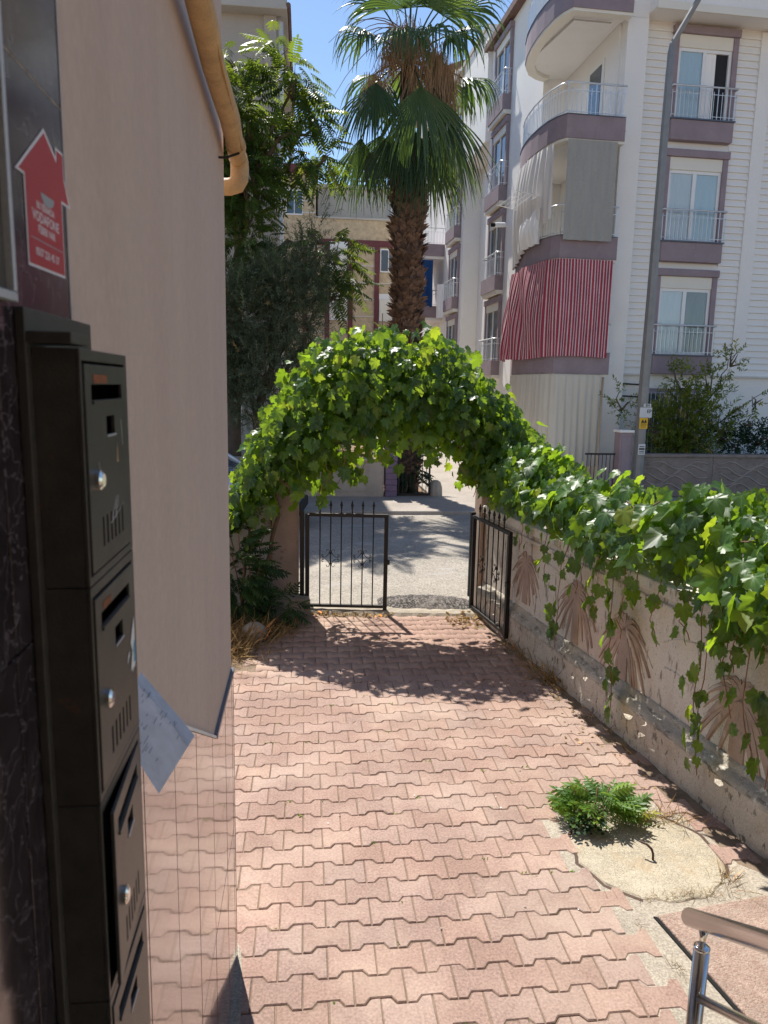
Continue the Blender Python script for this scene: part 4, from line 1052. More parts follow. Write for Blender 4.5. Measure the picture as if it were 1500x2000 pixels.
o = link('paint_drips', mb.mesh('paint_drips'), 'torn_white'); tag(o, 'small white paint drips on the paving', 'paint', None, 'stuff')
ms = []
PEB = (np.array([(-.5, -.4, 0), (.5, -.35, 0), (.45, .4, 0), (-.4, .5, 0), (-.2, -.2, .45), (.25, -.1, .5), (.1, .25, .4)]), [(0, 1, 5, 4), (1, 2, 6, 5), (2, 3, 6), (3, 0, 4), (4, 5, 6), (3, 4, 6)])
for _ in range(420):
    if g.random() < .35: x, y = g.uniform(0, 1.8), 7.35-.1+g.normal(0, .12)
    elif g.random() < .5: q = fw(2.70-abs(g.normal(0, .12)), g.uniform(3.2, 6.6), 0); x, y = q[0], q[1]
    else: x, y = g.uniform(-.5, 2.0), g.uniform(2.3, 7.2)
    a = g.uniform(0, 6.28); ms.append(frame_mat((x, y, -.001), (math.cos(a), math.sin(a), 0), (0, 0, 1), g.uniform(.004, .013)))
o = link('grit', inst_mesh('grit', [PEB], ms, np.zeros(len(ms), int)), 'concrete'); tag(o, 'loose grit scattered on the paving', 'grit', None, 'stuff')
# ============================================================ ACROSS THE STREET
ow = Thing('front_wall', 'low beige garden wall across the street, left of the purple pillar', 'wall', (-4, 15.5, 0))
ow.part('face', MB().box(-14, 1.66, 15.42, 15.60, 0, .80), 'opp_wall', bv=.01)
ow.part('coping', MB().box(-14, 1.66, 15.38, 15.64, .801, .86), 'opp_wall', bv=.012)
for k in range(6):
    x0 = 1.45-1.05*(k+1); x1 = x0+.95
    fr = MB()
    fr.box(x0, x1, 15.405, 15.421, .17, .195); fr.box(x0, x1, 15.405, 15.421, .70, .725)
    fr.box(x0, x0+.025, 15.405, 15.421, .1955, .6995); fr.box(x1-.025, x1, 15.405, 15.421, .1955, .6995)
    ow.part('panel_frame', fr, 'opp_wall')
pp = Thing('purple_pillar', 'purple painted brick pillar beside the dark gate across the street', 'pillar', (1.81, 15.5, 0))
for k in range(9): pp.part('course', MB().box(1.685+.004*(k % 2), 1.935-.004*(k % 2), 15.36, 15.62, .055+.125*k+.002, .055+.125*(k+1)-.006), 'purple_paint', bv=.012)
pp.part('core', MB().box(1.70, 1.92, 15.375, 15.61, .0, 1.18), 'purple_paint')
pp.part('cap', MB().box(1.66, 1.96, 15.34, 15.64, 1.182, 1.235), 'purple_paint', bv=.01)
dg_ = Thing('side_gate', 'narrow dark iron gate beside the purple pillar in front of the palm', 'gate', (2.3, 15.55, 0))
dg_.part('frame', MB().box(1.965, 2.0, 15.5, 15.54, .08, 1.15).box(2.63, 2.665, 15.5, 15.54, .08, 1.15).box(2.0, 2.63, 15.505, 15.535, .08, .115).box(2.0, 2.63, 15.505, 15.535, 1.10, 1.135), 'black_metal')
for k in range(7): dg_.part('bar', MB().tube([(2.07+.085*k, 15.52, .116), (2.07+.085*k, 15.52, 1.099)], .008, 6), 'black_metal')
gp = Thing('stone_stump', 'rough stone stump at the corner of the side street', 'stone', (2.8, 15.6, 0))
gp.part('block', MB().lathe([(.16, -.02), (.15, .2), (.11, .32), (.05, .36)], (2.80, 15.62, .03), 9), 'concrete')

# ---------------------------------------------------------- fan palm
PX, PY = 2.22, 16.45
pt = Thing('fan_palm', 'tall fan palm with shaggy brown trunk across the street', 'palm tree', (PX, PY, 0))
def trunk_r(z): return float(np.interp(z, [0, .5, 3, 5.2, 6.6, 7.15, 7.5, 8.4, 9.2], [.42, .36, .31, .315, .335, .30, .19, .17, .13]))
def trunk_c(z): return (PX-.05+.02*z-.0035*z*z, PY, z)
zz_ = np.linspace(0, 9.2, 40)
pt.part('trunk', MB().tube([(PX-.05+.02*z-.0035*z*z, PY, z) for z in zz_], [trunk_r(z)*.93 for z in zz_], 16), 'palm_bark', smooth=True)
# old leaf bases, each a short split flake standing off the trunk
def boot():
    v = [(-.5, 0, 0), (.5, 0, 0), (.42, .35, .16), (.30, .7, .34), (.12, 1.0, .55), (0, .62, .30), (-.14, .95, .50), (-.32, .68, .33), (-.42, .35, .16), (0, .0, .12), (0, .4, .24)]
    f = [(0, 9, 10, 8), (9, 1, 2, 10), (10, 2, 3, 5), (3, 4, 5), (8, 10, 5, 7), (5, 6, 7)]
    return np.array(v), f
ms = []
z = .2; row = 0
while z < 7.2:
    nn = 13
    for k in range(nn):
        a = 2*math.pi*(k+.5*(row % 2))/nn+rng.normal(0, .07); zz2 = z+rng.normal(0, .02); r = trunk_r(zz2)*.93
        c = trunk_c(zz2); out = np.array([math.cos(a), math.sin(a), 0])
        tip = out*rng.uniform(.15, .75)+np.array([0, 0, 1])+np.array([-out[1], out[0], 0])*rng.normal(0, .7)
        ms.append(frame_mat(np.array(c)+out*r*.96, tip, out+rng.normal(0, .25, 3), rng.uniform(.10, .23)))
    z += .088; row += 1
mm = np.array(ms); mm[:, :3, 3] -= np.array([PX, PY, 0])
o = link('leaf_bases', inst_mesh('leaf_bases', [boot()], mm, np.zeros(len(mm), int)), 'palm_boot', pt.e); o['kind'] = 'stuff'
CROWN = Vector((PX-.10, PY, 8.95))
def frond(hast, axis, nrm, Lf, spread, droop, seed, live=True, nseg=30, pet=True, start=None, wf=1.0):
    """fan leaf: hastula at hast, blade around axis in the plane across nrm; tips split and hang"""
    g = np.random.default_rng(seed); V = []; F = []
    ax = np.array(axis, float); ax /= np.linalg.norm(ax); nr = np.array(nrm, float); nr -= ax*nr.dot(ax); nr /= np.linalg.norm(nr); sd = np.cross(ax, nr)
    K = 9; h = np.array(hast, float)
    for i in range(nseg):
        a0 = R(-spread+2*spread*i/nseg); a1 = R(-spread+2*spread*(i+1)/nseg); am = (a0+a1)/2
        L = Lf*(.74+.26*math.cos(am*.75))*g.uniform(.85, 1.08); lag = g.uniform(.6, 1.45)
        d0 = ax*math.cos(am)+sd*math.sin(am)-nr*.18*abs(math.sin(am)); d0 /= np.linalg.norm(d0)
        p = h.copy(); d = d0.copy(); st = L/K
        hw = math.tan((a1-a0)/2)*.5*L*wf; cr = np.cross(nr, d0); cr /= np.linalg.norm(cr); tz = g.normal(0, .15)
        for k in range(K+1):
            t = k/K
            w = hw*(t/.5) if t < .5 else hw*max(.03, 1-(t-.5)/.5)**.8
            w = max(w, .003)
            up = nr*(w*.55)
            b = len(V); V += [p-cr*w, p+up, p+cr*w]
            if k: F += [(b-3, b-2, b+1, b), (b-2, b-1, b+2, b+1)]
            kk = droop*lag*(.10 if t < .4 else .62)
            d = d+np.array([tz*.1*t, 0, -kk]); d /= np.linalg.norm(d); p = p+d*st
    mb = MB().add(V, F)
    if pet:
        s = Vector(start) if start else CROWN
        m = (s+Vector(hast))/2+Vector((0, 0, .25*(Vector(hast)-s).length*.6))
        pts = [s.lerp(m, t).lerp(m.lerp(Vector(hast), t), t) for t in np.linspace(0, 1, 7)]
        mb.tube(pts, [.03, .026, .023, .021, .018, .016, .014], 5)
    return mb
def fr_part(hast, axis, nrm, Lf, spread, droop, seed, name='frond', mat='palm_leaf', **k):
    pt.part(name, frond(hast, axis, nrm, Lf, spread, droop, seed, **k), mat)
D = lambda *a: a
fl = [ # hastula (offset from trunk, height), axis, normal, length, spread, droop
 ((-.90, -.35, 9.30), (-.9, -.3, .25), (-.25, -.2, 1), 1.05, 95, .85),      # upper left
 ((-.75, -.55, 8.32), (-.40, -.35, -.8), (-.6, -.9, .35), 1.35, 62, .30),   # mid left hanging
 ((-.55, -.15, 8.50), (-.45, -.2, -.6), (-.7, -.5, .5), 1.15, 70, .55),
 ((-1.0, -.1, 7.42), (-.16, -.1, -1), (-.3, -1, .2), 1.25, 42, .12),        # low left hanging
 ((.12, -.75, 8.22), (.10, -.30, -1), (0, -1, .25), 1.45, 62, .15),         # front centre hanging
 ((.62, -.55, 8.00), (.35, -.25, -1), (.3, -1, .3), 1.55, 48, .2),          # front right hanging
 ((1.05, -.25, 8.62), (.9, -.25, .10), (.2, -.3, 1), 1.15, 90, .8),         # right
 ((-.42, -.30, 7.45), (-.25, -.2, -1), (-.4, -1, .2), 1.25, 46, .12),
 ((.55, .15, 7.65), (.2, 0, -1), (.5, -.9, .2), 1.5, 44, .12),
 ((.30, -.25, 7.45), (.15, -.25, -1), (.2, -1, .2), 1.5, 40, .12),
 ((.70, -.5, 9.30), (.6, -.35, .25), (.1, -.3, 1), 1.1, 95, .85),           # upper right arching
 ((.45, -.6, 9.65), (.35, -.4, .75), (0, -.9, .5), 1.15, 90, .45),
 ((-.2, -.55, 9.70), (-.15, -.3, 1), (0, -1, .2), 1.2, 85, .30),
 ((.95, -.2, 9.9), (.7, -.2, .55), (-.2, -.8, .6), 1.2, 90, .6),
 ((.15, .1, 10.15), (.1, .1, 1), (.1, -1, .1), 1.2, 85, .2),
 ((-.55, .2, 10.0), (-.5, .2, .8), (.3, -.9, .4), 1.1, 85, .5),
 ((.55, .3, 10.2), (.4, .3, .9), (0, -1, .2), 1.2, 85, .35),
 ((-.25, -.75, 9.15), (-.25, -.85, .05), (0, .2, 1), 1.15, 80, .9),
 ((.30, -.85, 9.2), (.2, -.9, .05), (0, .2, 1), 1.15, 80, .9),
 ((.1, .9, 9.2), (.1, .9, 0), (0, -.2, 1), 1.1, 90, .8), ((-.7, .6, 8.9), (-.6, .7, -.1), (0, 0, 1), 1.1, 90, .8), ((.9, .7, 8.9), (.7, .6, -.2), (0, 0, 1), 1.1, 90, .8),
 ((.3, .5, 7.7), (.2, .4, -1), (.2, .9, .3), 1.3, 50, .15), ((-.5, .5, 7.7), (-.3, .4, -1), (-.3, .9, .3), 1.3, 50, .15), ((0, .1, 10.9), (0, 0, 1), (.3, -1, 0), 1.15, 85, .2),
 ((-.15, -.5, 7.75), (-.05, -.2, -1), (-.1, -1, .2), 1.3, 42, .12), ((.85, -.1, 7.75), (.35, -.1, -1), (.6, -.8, .3), 1.35, 46, .15)]
for i, (hh, ax, nr, L, sp, dr) in enumerate(fl):
    hang = ax[2] < -.5
    fr_part((PX-.08+hh[0], PY+hh[1], hh[2]), ax, nr, L*(1.22 if hang else 1.08), sp, dr+(.10 if hang else 0), 200+i)
# dead fronds and dried flower strings
for i, (hh, ax) in enumerate([((-.30, -.22, 7.35), (-.12, -.1, -1)), ((.33, -.2, 8.55), (.2, -.2, -1)), ((.6, -.2, 8.8), (.12, -.1, -1)), ((-.25, .2, 7.3), (-.1, .2, -1)), ((.05, -.35, 8.75), (.05, -.2, -1)), ((-.45, -.3, 8.9), (-.3, -.2, -1)), ((.45, -.35, 9.0), (.35, -.2, -1))]):
    fr_part((PX-.08+hh[0], PY+hh[1], hh[2]), ax, (.1*i, -1, .1), 1.15, 30, .15, 240+i, 'dead_frond', 'palm_dead', nseg=15, wf=.42)
for j, (x0, y0, z0, n, L) in enumerate([(.2, -.45, 9.15, 90, .6), (.42, -.4, 8.95, 200, .80), (.68, -.25, 8.75, 240, 1.05), (-.30, -.40, 9.25, 200, .60), (-.75, -.25, 8.5, 90, .95), (-.15, -.35, 9.4, 150, .5), (.1, -.35, 8.7, 120, .5), (-.45, -.3, 8.95, 120, .5)]):
    mb = MB()
    for k in range(n):
        a = Vector((PX-.08+x0+rng.normal(0, .12), PY+y0+rng.normal(0, .12), z0+rng.normal(0, .10))); l = L*rng.uniform(.4, 1.0)
        b = a+Vector((rng.normal(0, .05), rng.normal(0, .05), -l*.5)); c = b+Vector((rng.normal(0, .04), rng.normal(0, .04), -l*.5)); w = Vector((.013, 0, 0))
        mb.add([a, a+w, b+w, b, c+w*.3, c], [(0, 1, 2, 3), (3, 2, 4, 5)])
    pt.part('fruit_strings', mb, 'palm_dead', kind='stuff')
for k in range(9):   # arching dried flower stalks against the sky
    a = rng.uniform(2.5, 4.2); L = rng.uniform(1.1, 1.9); e = rng.uniform(.25, .9)
    pts = [CROWN+Vector((math.cos(a)*L*t, math.sin(a)*.4*L*t-.2, .35+L*e*t-.9*L*t*t)) for t in np.linspace(.05, 1, 8)]
    pt.part('flower_stalk', MB().tube(pts, [.014-.0014*i for i in range(8)], 5), 'palm_dead' if k % 3 else 'bark', smooth=True)

# ---------------------------------------------------------- broad trees
def tree(name, label, trunk_pts, limbs, clumps, bases, leaf_mat, n, size, seed, trunk_r0=.16, bark='bark', droop=-.2, flat=.5):
    g = np.random.default_rng(seed); base = trunk_pts[0]
    t = Thing(name, label, 'tree', base); tp = wander(trunk_pts, .04, seed, 5)
    t.part('trunk', MB().tube(tp, [trunk_r0*(1-.6*i/len(tp)) for i in range(len(tp))], 10), bark, smooth=True)
    for k, l in enumerate(limbs):
        lp = wander(l, .05, seed+k+1, 5); t.part('limb', MB().tube(lp, [trunk_r0*.42*(1-.8*i/len(lp)) for i in range(len(lp))], 7), bark, smooth=True)
    ms = []; wts = np.array([c[1][0]*c[1][1]*c[1][2]*(c[2] if len(c) > 2 else 1) for c in clumps]); wts = wts/wts.sum()
    twigs = []
    while len(ms) < n:
        c = clumps[g.choice(len(clumps), p=wts)]
        d = g.normal(0, 1, 3); d /= np.linalg.norm(d); r = g.random()**.45*g.uniform(.75, 1.12)
        p = np.array(c[0])+d*np.array(c[1])*r
        tip = d*np.array([1, 1, flat])+np.array([0, 0, droop])+g.normal(0, .25, 3)
        nr = np.array([g.normal(0, .3), g.normal(0, .3), 1.0])
        ms.append(frame_mat(p, tip, nr, size*g.uniform(.7, 1.25)))
    mm = np.array(ms); mm[:, :3, 3] -= np.array(base)
    o = link('crown', inst_mesh('crown', bases, mm, g.integers(0, len(bases), n)), leaf_mat, t.e); o['kind'] = 'stuff'
    mb = MB()
    for c in clumps:
        for _ in range(5):
            d = g.normal(0, 1, 3); d /= np.linalg.norm(d); a = np.array(c[0])-np.array([0, 0, c[1][2]*.6]); b = np.array(c[0])+d*np.array(c[1])*.8
            mb.tube([a, (a+b)/2+g.normal(0, .06, 3), b], [.025, .016, .005], 5)
    t.part('twigs', mb, bark, smooth=True, kind='stuff')
    return t
OLV = [twig(16, i, .19, .22) for i in range(5)]
tree('olive_tree', 'grey green olive tree behind the arch on the left', [(-1.0, 14.9, 0), (-.95, 14.9, 1.6), (-.7, 14.9, 2.6)],
     [[(-.9, 14.9, 1.8), (-1.4, 14.7, 3.2), (-1.5, 14.6, 4.2)], [(-.75, 14.9, 2.4), (-.2, 14.8, 3.8), (.2, 14.8, 5.0)], [(-.85, 14.9, 2.1), (.0, 14.7, 3.1)]],
     [((-1.15, 14.7, 3.6), (.75, .7, .95)), ((-.45, 14.7, 4.05), (.65, .7, .85)), ((.00, 14.7, 4.55), (.36, .5, .65)), ((.22, 14.7, 5.25), (.20, .25, .40), .6), ((.05, 14.6, 3.7), (.36, .55, .60)), ((-.7, 14.5, 2.75), (.85, .7, .65)), ((-1.6, 14.6, 2.4), (.6, .6, .6)), ((-1.25, 14.5, 2.15), (.55, .5, .5)), ((-1.9, 14.7, 3.4), (.6, .7, 1.0)), ((-.05, 14.6, 2.75), (.25, .4, .40))],
     OLV, 'olive_leaf', 5000, .33, 61, .15, droop=.35, flat=.9)
ALN = [pinnate(10, 1.0, 30+i, .30, .26) for i in range(5)]
tree('ailanthus_tree', 'tall feathery-leaved tree at the upper left in front of the grey house', [(-1.5, 16.2, 0), (-1.5, 16.2, 3.0), (-1.35, 16.1, 5.5), (-1.1, 16.0, 7.5)],
     [[(-1.4, 16.1, 4.8), (-.9, 15.9, 6.8), (-.3, 15.8, 8.2)], [(-1.4, 16.1, 4.2), (-.4, 15.9, 5.2), (.6, 15.7, 5.2)], [(-1.3, 16.1, 6.0), (-.5, 15.8, 7.2), (.3, 15.7, 7.3)]],
     [((-1.25, 15.9, 7.55), (.60, .6, .85), 1.2), ((-1.35, 15.9, 8.55), (.30, .4, .35), .9), ((-.55, 15.8, 8.75), (.26, .35, .50), .9), ((-.25, 15.7, 8.1), (.38, .45, .45), 1.2), ((.10, 15.7, 7.55), (.36, .4, .38)), ((.25, 15.7, 6.85), (.38, .4, .36)), ((-.35, 15.8, 6.75), (.40, .45, .45), .8), ((-1.15, 15.8, 6.2), (.55, .5, .65)), ((-1.2, 15.8, 5.2), (.60, .5, .60)), ((-.75, 15.8, 4.6), (.45, .4, .35), .8), ((.55, 15.5, 5.0), (.42, .4, .42), 1.2), ((.85, 15.5, 4.55), (.28, .35, .32)), ((.5, 15.5, 4.25), (.38, .35, .30)), ((-1.7, 15.9, 6.9), (.5, .5, 1.3))],
     ALN, 'ail_leaf', 900, .55, 62, .17, droop=-.25, flat=.45)
LEM = [twig(12, 40+i, .36, .34) for i in range(4)]
LB = W2(9.3, 16.4, TB)
def lm(u, v, z): q = W2(u, v, TB); return (q[0], q[1], z)
tree('lemon_tree', 'bushy citrus tree behind the stamped wall in front of the white building', [lm(9.4, 16.4, 0), lm(9.4, 16.4, .8), lm(9.5, 16.4, 1.6)],
     [[lm(9.45, 16.4, 1.2), lm(10.1, 16.3, 2.4), lm(10.6, 16.3, 3.3)], [lm(9.4, 16.4, .9), lm(10.4, 16.2, 1.8), lm(11.3, 16.2, 2.4)], [lm(9.4, 16.4, .9), lm(8.6, 16.2, 1.5)]],
     [(lm(9.45, 16.3, 1.75), (.62, .4, .75), 1.1), (lm(9.5, 16.3, 1.15), (.75, .4, .5), 1.1), (lm(10.0, 16.3, 2.55), (.33, .3, .40), .8), (lm(10.45, 16.3, 3.15), (.26, .25, .28), .7), (lm(9.25, 16.3, 2.65), (.35, .3, .35), .7), (lm(8.55, 16.2, 1.65), (.28, .25, .42), 1.0), (lm(7.75, 16.1, 2.15), (.25, .2, .35), .6), (lm(11.1, 16.2, 2.25), (.28, .2, .2), .45), (lm(10.3, 16.3, 1.7), (.4, .3, .4), .6)],
     LEM, 'lemon_leaf', 900, .27, 63, .06, droop=.2, flat=.8)
ROS = [twig(9, 50+i, .55, .30) for i in range(4)]
tree('rose_bush', 'dark leafy bush right of the citrus tree behind the stamped wall', [lm(10.9, 16.3, 0), lm(10.9, 16.3, .4), lm(10.9, 16.3, .7)],
     [[lm(10.9, 16.3, .3), lm(11.3, 16.2, 1.2)], [lm(10.9, 16.3, .3), lm(10.5, 16.2, 1.3)]],
     [(lm(10.75, 16.2, 1.25), (.40, .3, .32)), (lm(11.3, 16.2, 1.35), (.4, .3, .32)), (lm(11.0, 16.2, 1.75), (.25, .2, .22), .7), (lm(11.75, 16.2, 1.1), (.35, .3, .3)), (lm(10.35, 16.2, 1.5), (.18, .2, .45), .6)],
     ROS, 'rose_leaf', 420, .22, 64, .035, droop=.1)
ms = bush_pinnate((.9, 16.1, .9), (.75, .4, .45), 130, .34, 5)
plant('shrub', 'leafy shrub showing above the beige wall beside the purple pillar', 'shrub', (.9, 16.1, 0), PIN, ms, rng.integers(0, 4, len(ms)), 'ail_leaf')
ms = bush_pinnate((2.3, 16.0, .75), (.45, .25, .55), 90, .30, 6)
plant('shrub', 'dark shrub filling the space behind the narrow iron gate', 'shrub', (2.3, 16.0, 0), PIN, ms, rng.integers(0, 4, len(ms)), 'rose_leaf')
ms = bush_pinnate((1.85, 17.3, 3.2), (.15, .2, .7), 45, .30, 8)
plant('young_tree', 'slim light green young tree just left of the palm trunk', 'tree', (1.75, 17.3, 0), PIN, ms, rng.integers(0, 4, len(ms)), 'ail_leaf', [MB().tube([(1.75, 17.3, 0), (1.77, 17.3, 2), (1.75, 17.3, 4)], [.04, .03, .01], 6)])
# spiky yucca in the garden on the left
YU = lance_leaf(.07, .12, 4, .15); ms = []
for k in range(70):
    a = rng.uniform(0, 6.28); e = rng.uniform(-.2, 1.2); ms.append(frame_mat((-1.05, 15.9, 1.55), (math.cos(a), math.sin(a), e), (0, 0, 1), rng.uniform(.35, .55)))
plant('yucca', 'dark spiky yucca in front of the grey house wall', 'plant', (-1.05, 15.9, 0), [YU], ms, np.zeros(len(ms), int), 'rose_leaf', [MB().tube([(-1.05, 15.9, 0), (-1.05, 15.9, 1.6)], .05, 8)], stem_mat='bark')

# ---------------------------------------------------------- stamped wall, pillar and lamp post on the right
rw = Thing('stamped_wall', 'grey brown wall with stamped wave relief in front of the white building', 'wall', (10, 15.7, 0), TB)
rw.part('face', MB().box(8.05, 30, 15.62, 15.80, 0, .91), 'stamped_wall', bv=.01)
rw.part('coping', MB().box(8.03, 30, 15.58, 15.84, .911, .985), 'stamped_wall', bv=.012)
for k in range(7):
    x0 = 8.2+1.75*k
    if k: rw.part('panel_joint', MB().box(x0-.13, x0-.07, 15.605, 15.622, .02, .90), 'stamped_wall')
    for j, (zc_, am) in enumerate([(.74, .05), (.62, .09), (.50, .10), (.36, .09), (.22, .07)]):
        pts = [(x0+1.5*t, 15.615, zc_+am*math.sin(2*math.pi*(t*1.5+.2*j))*math.sin(math.pi*t)+.05*math.sin(9*t+j)) for t in np.linspace(0, 1, 18)]
        rw.part('wave_relief', MB().tube(pts, .017, 5), 'stamped_light', smooth=True)
pk = Thing('entrance_pillar', 'small mauve gate pillar with pale cap beside the lamp post', 'pillar', (7.62, 15.6, 0), TB)
pk.part('shaft', MB().box(7.48, 7.77, 15.5, 15.8, 0, 1.46), 'purple_band', bv=.008)
pk.part('face_panel', MB().box(7.52, 7.73, 15.485, 15.499, .1, 1.36), 'purple_band', bv=.006)
pk.part('cap', MB().box(7.455, 7.795, 15.47, 15.83, 1.461, 1.515), 'white_wall', bv=.008)
rg = Thing('railing_gate', 'low dark railing gate left of the mauve pillar', 'gate', (7.2, 15.7, 0), TB)
rg.part('frame', MB().box(6.75, 7.45, 15.63, 15.66, .95, .99).box(6.75, 7.45, 15.63, 15.66, .1, .14), 'black_metal')
for k in range(8): rg.part('bar', MB().tube([(6.8+.09*k, 15.645, .141), (6.8+.09*k, 15.645, .949)], .008, 6), 'black_metal')
lpz = Thing('street_lamp', 'tall grey galvanised lamp post with warning signs in front of the white building', 'lamp post', (7.95, 15.5, 0), TB)
lpz.part('pole', MB().tube([(7.94, 15.5, 0), (7.94, 15.5, 3), (7.95, 15.5, 6.2), (7.96, 15.5, 9.2)], [.125, .112, .093, .075], 8), 'galv')
lpz.part('arm', MB().tube([(7.96, 15.5, 9.15), (7.97, 15.49, 9.35), (8.40, 15.2, 10.25), (8.85, 14.9, 11.1), (9.1, 14.75, 11.3)], [.075, .062, .055, .05, .045], 8), 'galv')
lpz.part('lamp_head', MB().obox((9.35, 14.6, 11.36), (.28, -.17, .06), (.06, .1, 0), (0, 0, .05)), 'galv')
def sign(u0, u1, z0, z1, mat, label, lines):
    s = Thing('post_sign', label, 'sign', ((u0+u1)/2, 15.36, z0), TB)
    s.part('plate', MB().box(u0, u1, 15.365, 15.375, z0, z1), mat)
    for (a, b, c, d) in lines: s.part('print', MB().box(u0+(u1-u0)*a, u0+(u1-u0)*b, 15.3625, 15.3645, z0+(z1-z0)*c, z0+(z1-z0)*d), 'ink')
    return s
def sign_text(s, body, size, u, z, mat='ink'):
    me = text_mesh(body, size, mat, None, None, 0)
    me.transform(Matrix(((1, 0, 0, u), (0, 0, -1, 15.361), (0, 1, 0, z), (0, 0, 0, 1)))); me.transform(Matrix.Translation(-s.b)); s.part('lettering', me, mat)
s = sign(7.82, 8.10, 1.80, 2.02, 'sign_grey', 'pale grey plate on the lamp post above the yellow sign', [])
sign_text(s, 'EP', .11, 8.035, 1.90)
s = sign(7.90, 8.07, 2.03, 2.10, 'sign_grey', 'narrow grey strip at the top of the lamp post signs', [])
sign_text(s, 'EN', .075, 7.99, 2.04)
s = sign(7.83, 8.02, 1.555, 1.79, 'sign_yellow', 'small yellow warning sign on the lamp post', [(.15, .85, .50, .54), (.15, .85, .38, .42), (.15, .85, .26, .30), (.2, .8, .14, .18)])
s.part('print', MB().prism_dir([(7.86, 15.3625, 1.69), (7.94, 15.3625, 1.69), (7.90, 15.3625, 1.765)], (0, -.002, 0)), 'ink')
s.part('print', MB().prism_dir([(7.93, 15.3600, 1.69), (8.0, 15.3600, 1.69), (7.965, 15.3600, 1.765)], (0, -.002, 0)), 'ink')
s = sign(7.85, 8.01, .985, 1.22, 'sign_grey', 'white paper notice low on the lamp post', [(.15, .85, .72, .80), (.1, .9, .46, .62), (.15, .85, .28, .34), (.15, .85, .14, .19)])

# ---------------------------------------------------------- parked car
def car(label, c, ang, paint):
    t = Thing('parked_car', label, 'car', (0, 0, 0)); t.e.location = (c[0], c[1], -.012); t.e.rotation_euler = (0, 0, R(ang))
    # stations along +X (front): x, half width at sill, z bottom, z beltline, half width belt
    stn = [(-2.02, .55, .34, .72, .60), (-1.95, .78, .24, .86, .72), (-1.3, .85, .20, .95, .80), (0, .86, .18, .93, .82), (.95, .86, .19, .90, .82), (1.55, .84, .20, .80, .76), (1.95, .74, .24, .68, .66), (2.08, .52, .34, .56, .50)]
    P = []
    for x, w, zb, zt, wt in stn:
        P.append([(x, -w*.92, zb), (x, -w, zb+.10), (x, -w*1.01, zb+(zt-zb)*.6), (x, -wt, zt), (x, -wt*.5, zt+.025), (x, wt*.5, zt+.025), (x, wt, zt), (x, w*1.01, zb+(zt-zb)*.6), (x, w, zb+.10), (x, w*.92, zb)])
    body = t.part('body', MB().grid(P).add(P[0], [tuple(range(10))]).add(P[-1], [tuple(range(9, -1, -1))]), paint, smooth=True)
    roof = [(-1.55, .60, 1.36), (-1.1, .62, 1.44), (-.3, .62, 1.46), (.22, .60, 1.41)]
    t.part('roof', MB().grid([[(x, -w, z-.045), (x, -w*.8, z), (x, 0, z+.02), (x, w*.8, z), (x, w, z-.045)] for x, w, z in roof]), paint, smooth=True)
    for s in (-1, 1):
        def P3(x, w, z): return (x, s*w, z)
        t.part('side_window', MB().add([P3(-1.72, .765, .94), P3(-.45, .795, .935), P3(-.45, .63, 1.40), P3(-1.48, .61, 1.30)], [(0, 1, 2, 3)]), 'glass_dark')
        t.part('side_window', MB().add([P3(-.38, .795, .935), P3(.82, .80, .915), P3(.20, .615, 1.365), P3(-.38, .63, 1.40)], [(0, 1, 2, 3)]), 'glass_dark')
        for (x0, w0, z0, x1, w1, z1, r) in ((.98, .79, .90, .22, .605, 1.385, .04), (-.415, .80, .93, -.415, .63, 1.41, .032), (-1.85, .75, .92, -1.5, .60, 1.33, .05)):
            t.part('pillar', MB().tube([P3(x0, w0, z0), P3((x0+x1)/2, (w0+w1)/2+.012, (z0+z1)/2+.015), P3(x1, w1, z1)], r, 7), paint, smooth=True)
        t.part('mirror', MB().obox(P3(.72, .93, .98), (.06, 0, 0), (0, .10, 0), (0, 0, .07)), paint, bv=.02)
        t.part('headlight', MB().obox(P3(1.93, .56, .60), (.09, -s*.05, 0), (.04, s*.13, 0), (0, 0, .07)), 'pvc', bv=.02)
        t.part('tail_light', MB().obox(P3(-1.96, .62, .72), (.04, 0, 0), (0, .10, 0), (0, 0, .11)), 'car_light', bv=.02)
        for x in (-1.28, 1.28):
            w = t.part('wheel', MB().tube([P3(x, .66, .30), P3(x, .70, .30), P3(x, .84, .30), P3(x, .865, .30)], [.27, .305, .305, .27], 24), 'tyre', smooth=True)
            t.part('rim', MB().tube([P3(x, .862, .30), P3(x, .872, .30)], [.20, .18], 20), 'galv', w)
    t.part('windscreen', MB().grid([[(.98, -.76, .90), (1.06, -.38, .915), (1.08, 0, .92), (1.06, .38, .915), (.98, .76, .90)], [(.24, -.59, 1.375), (.27, -.3, 1.40), (.28, 0, 1.405), (.27, .3, 1.40), (.24, .59, 1.375)]]), 'glass_dark', smooth=True)
    t.part('rear_window', MB().grid([[(-1.85, -.70, .92), (-1.90, 0, .93), (-1.85, .70, .92)], [(-1.55, -.57, 1.35), (-1.58, 0, 1.38), (-1.55, .57, 1.35)]]), 'glass_dark', smooth=True)
    t.part('bumper', MB().box(2.0, 2.13, -.62, .62, .26, .44), 'tyre', bv=.03)
    return t
car('silver parked car glimpsed between the pink wall and the vine', (-2.12, 12.75), -6, 'car_silver')

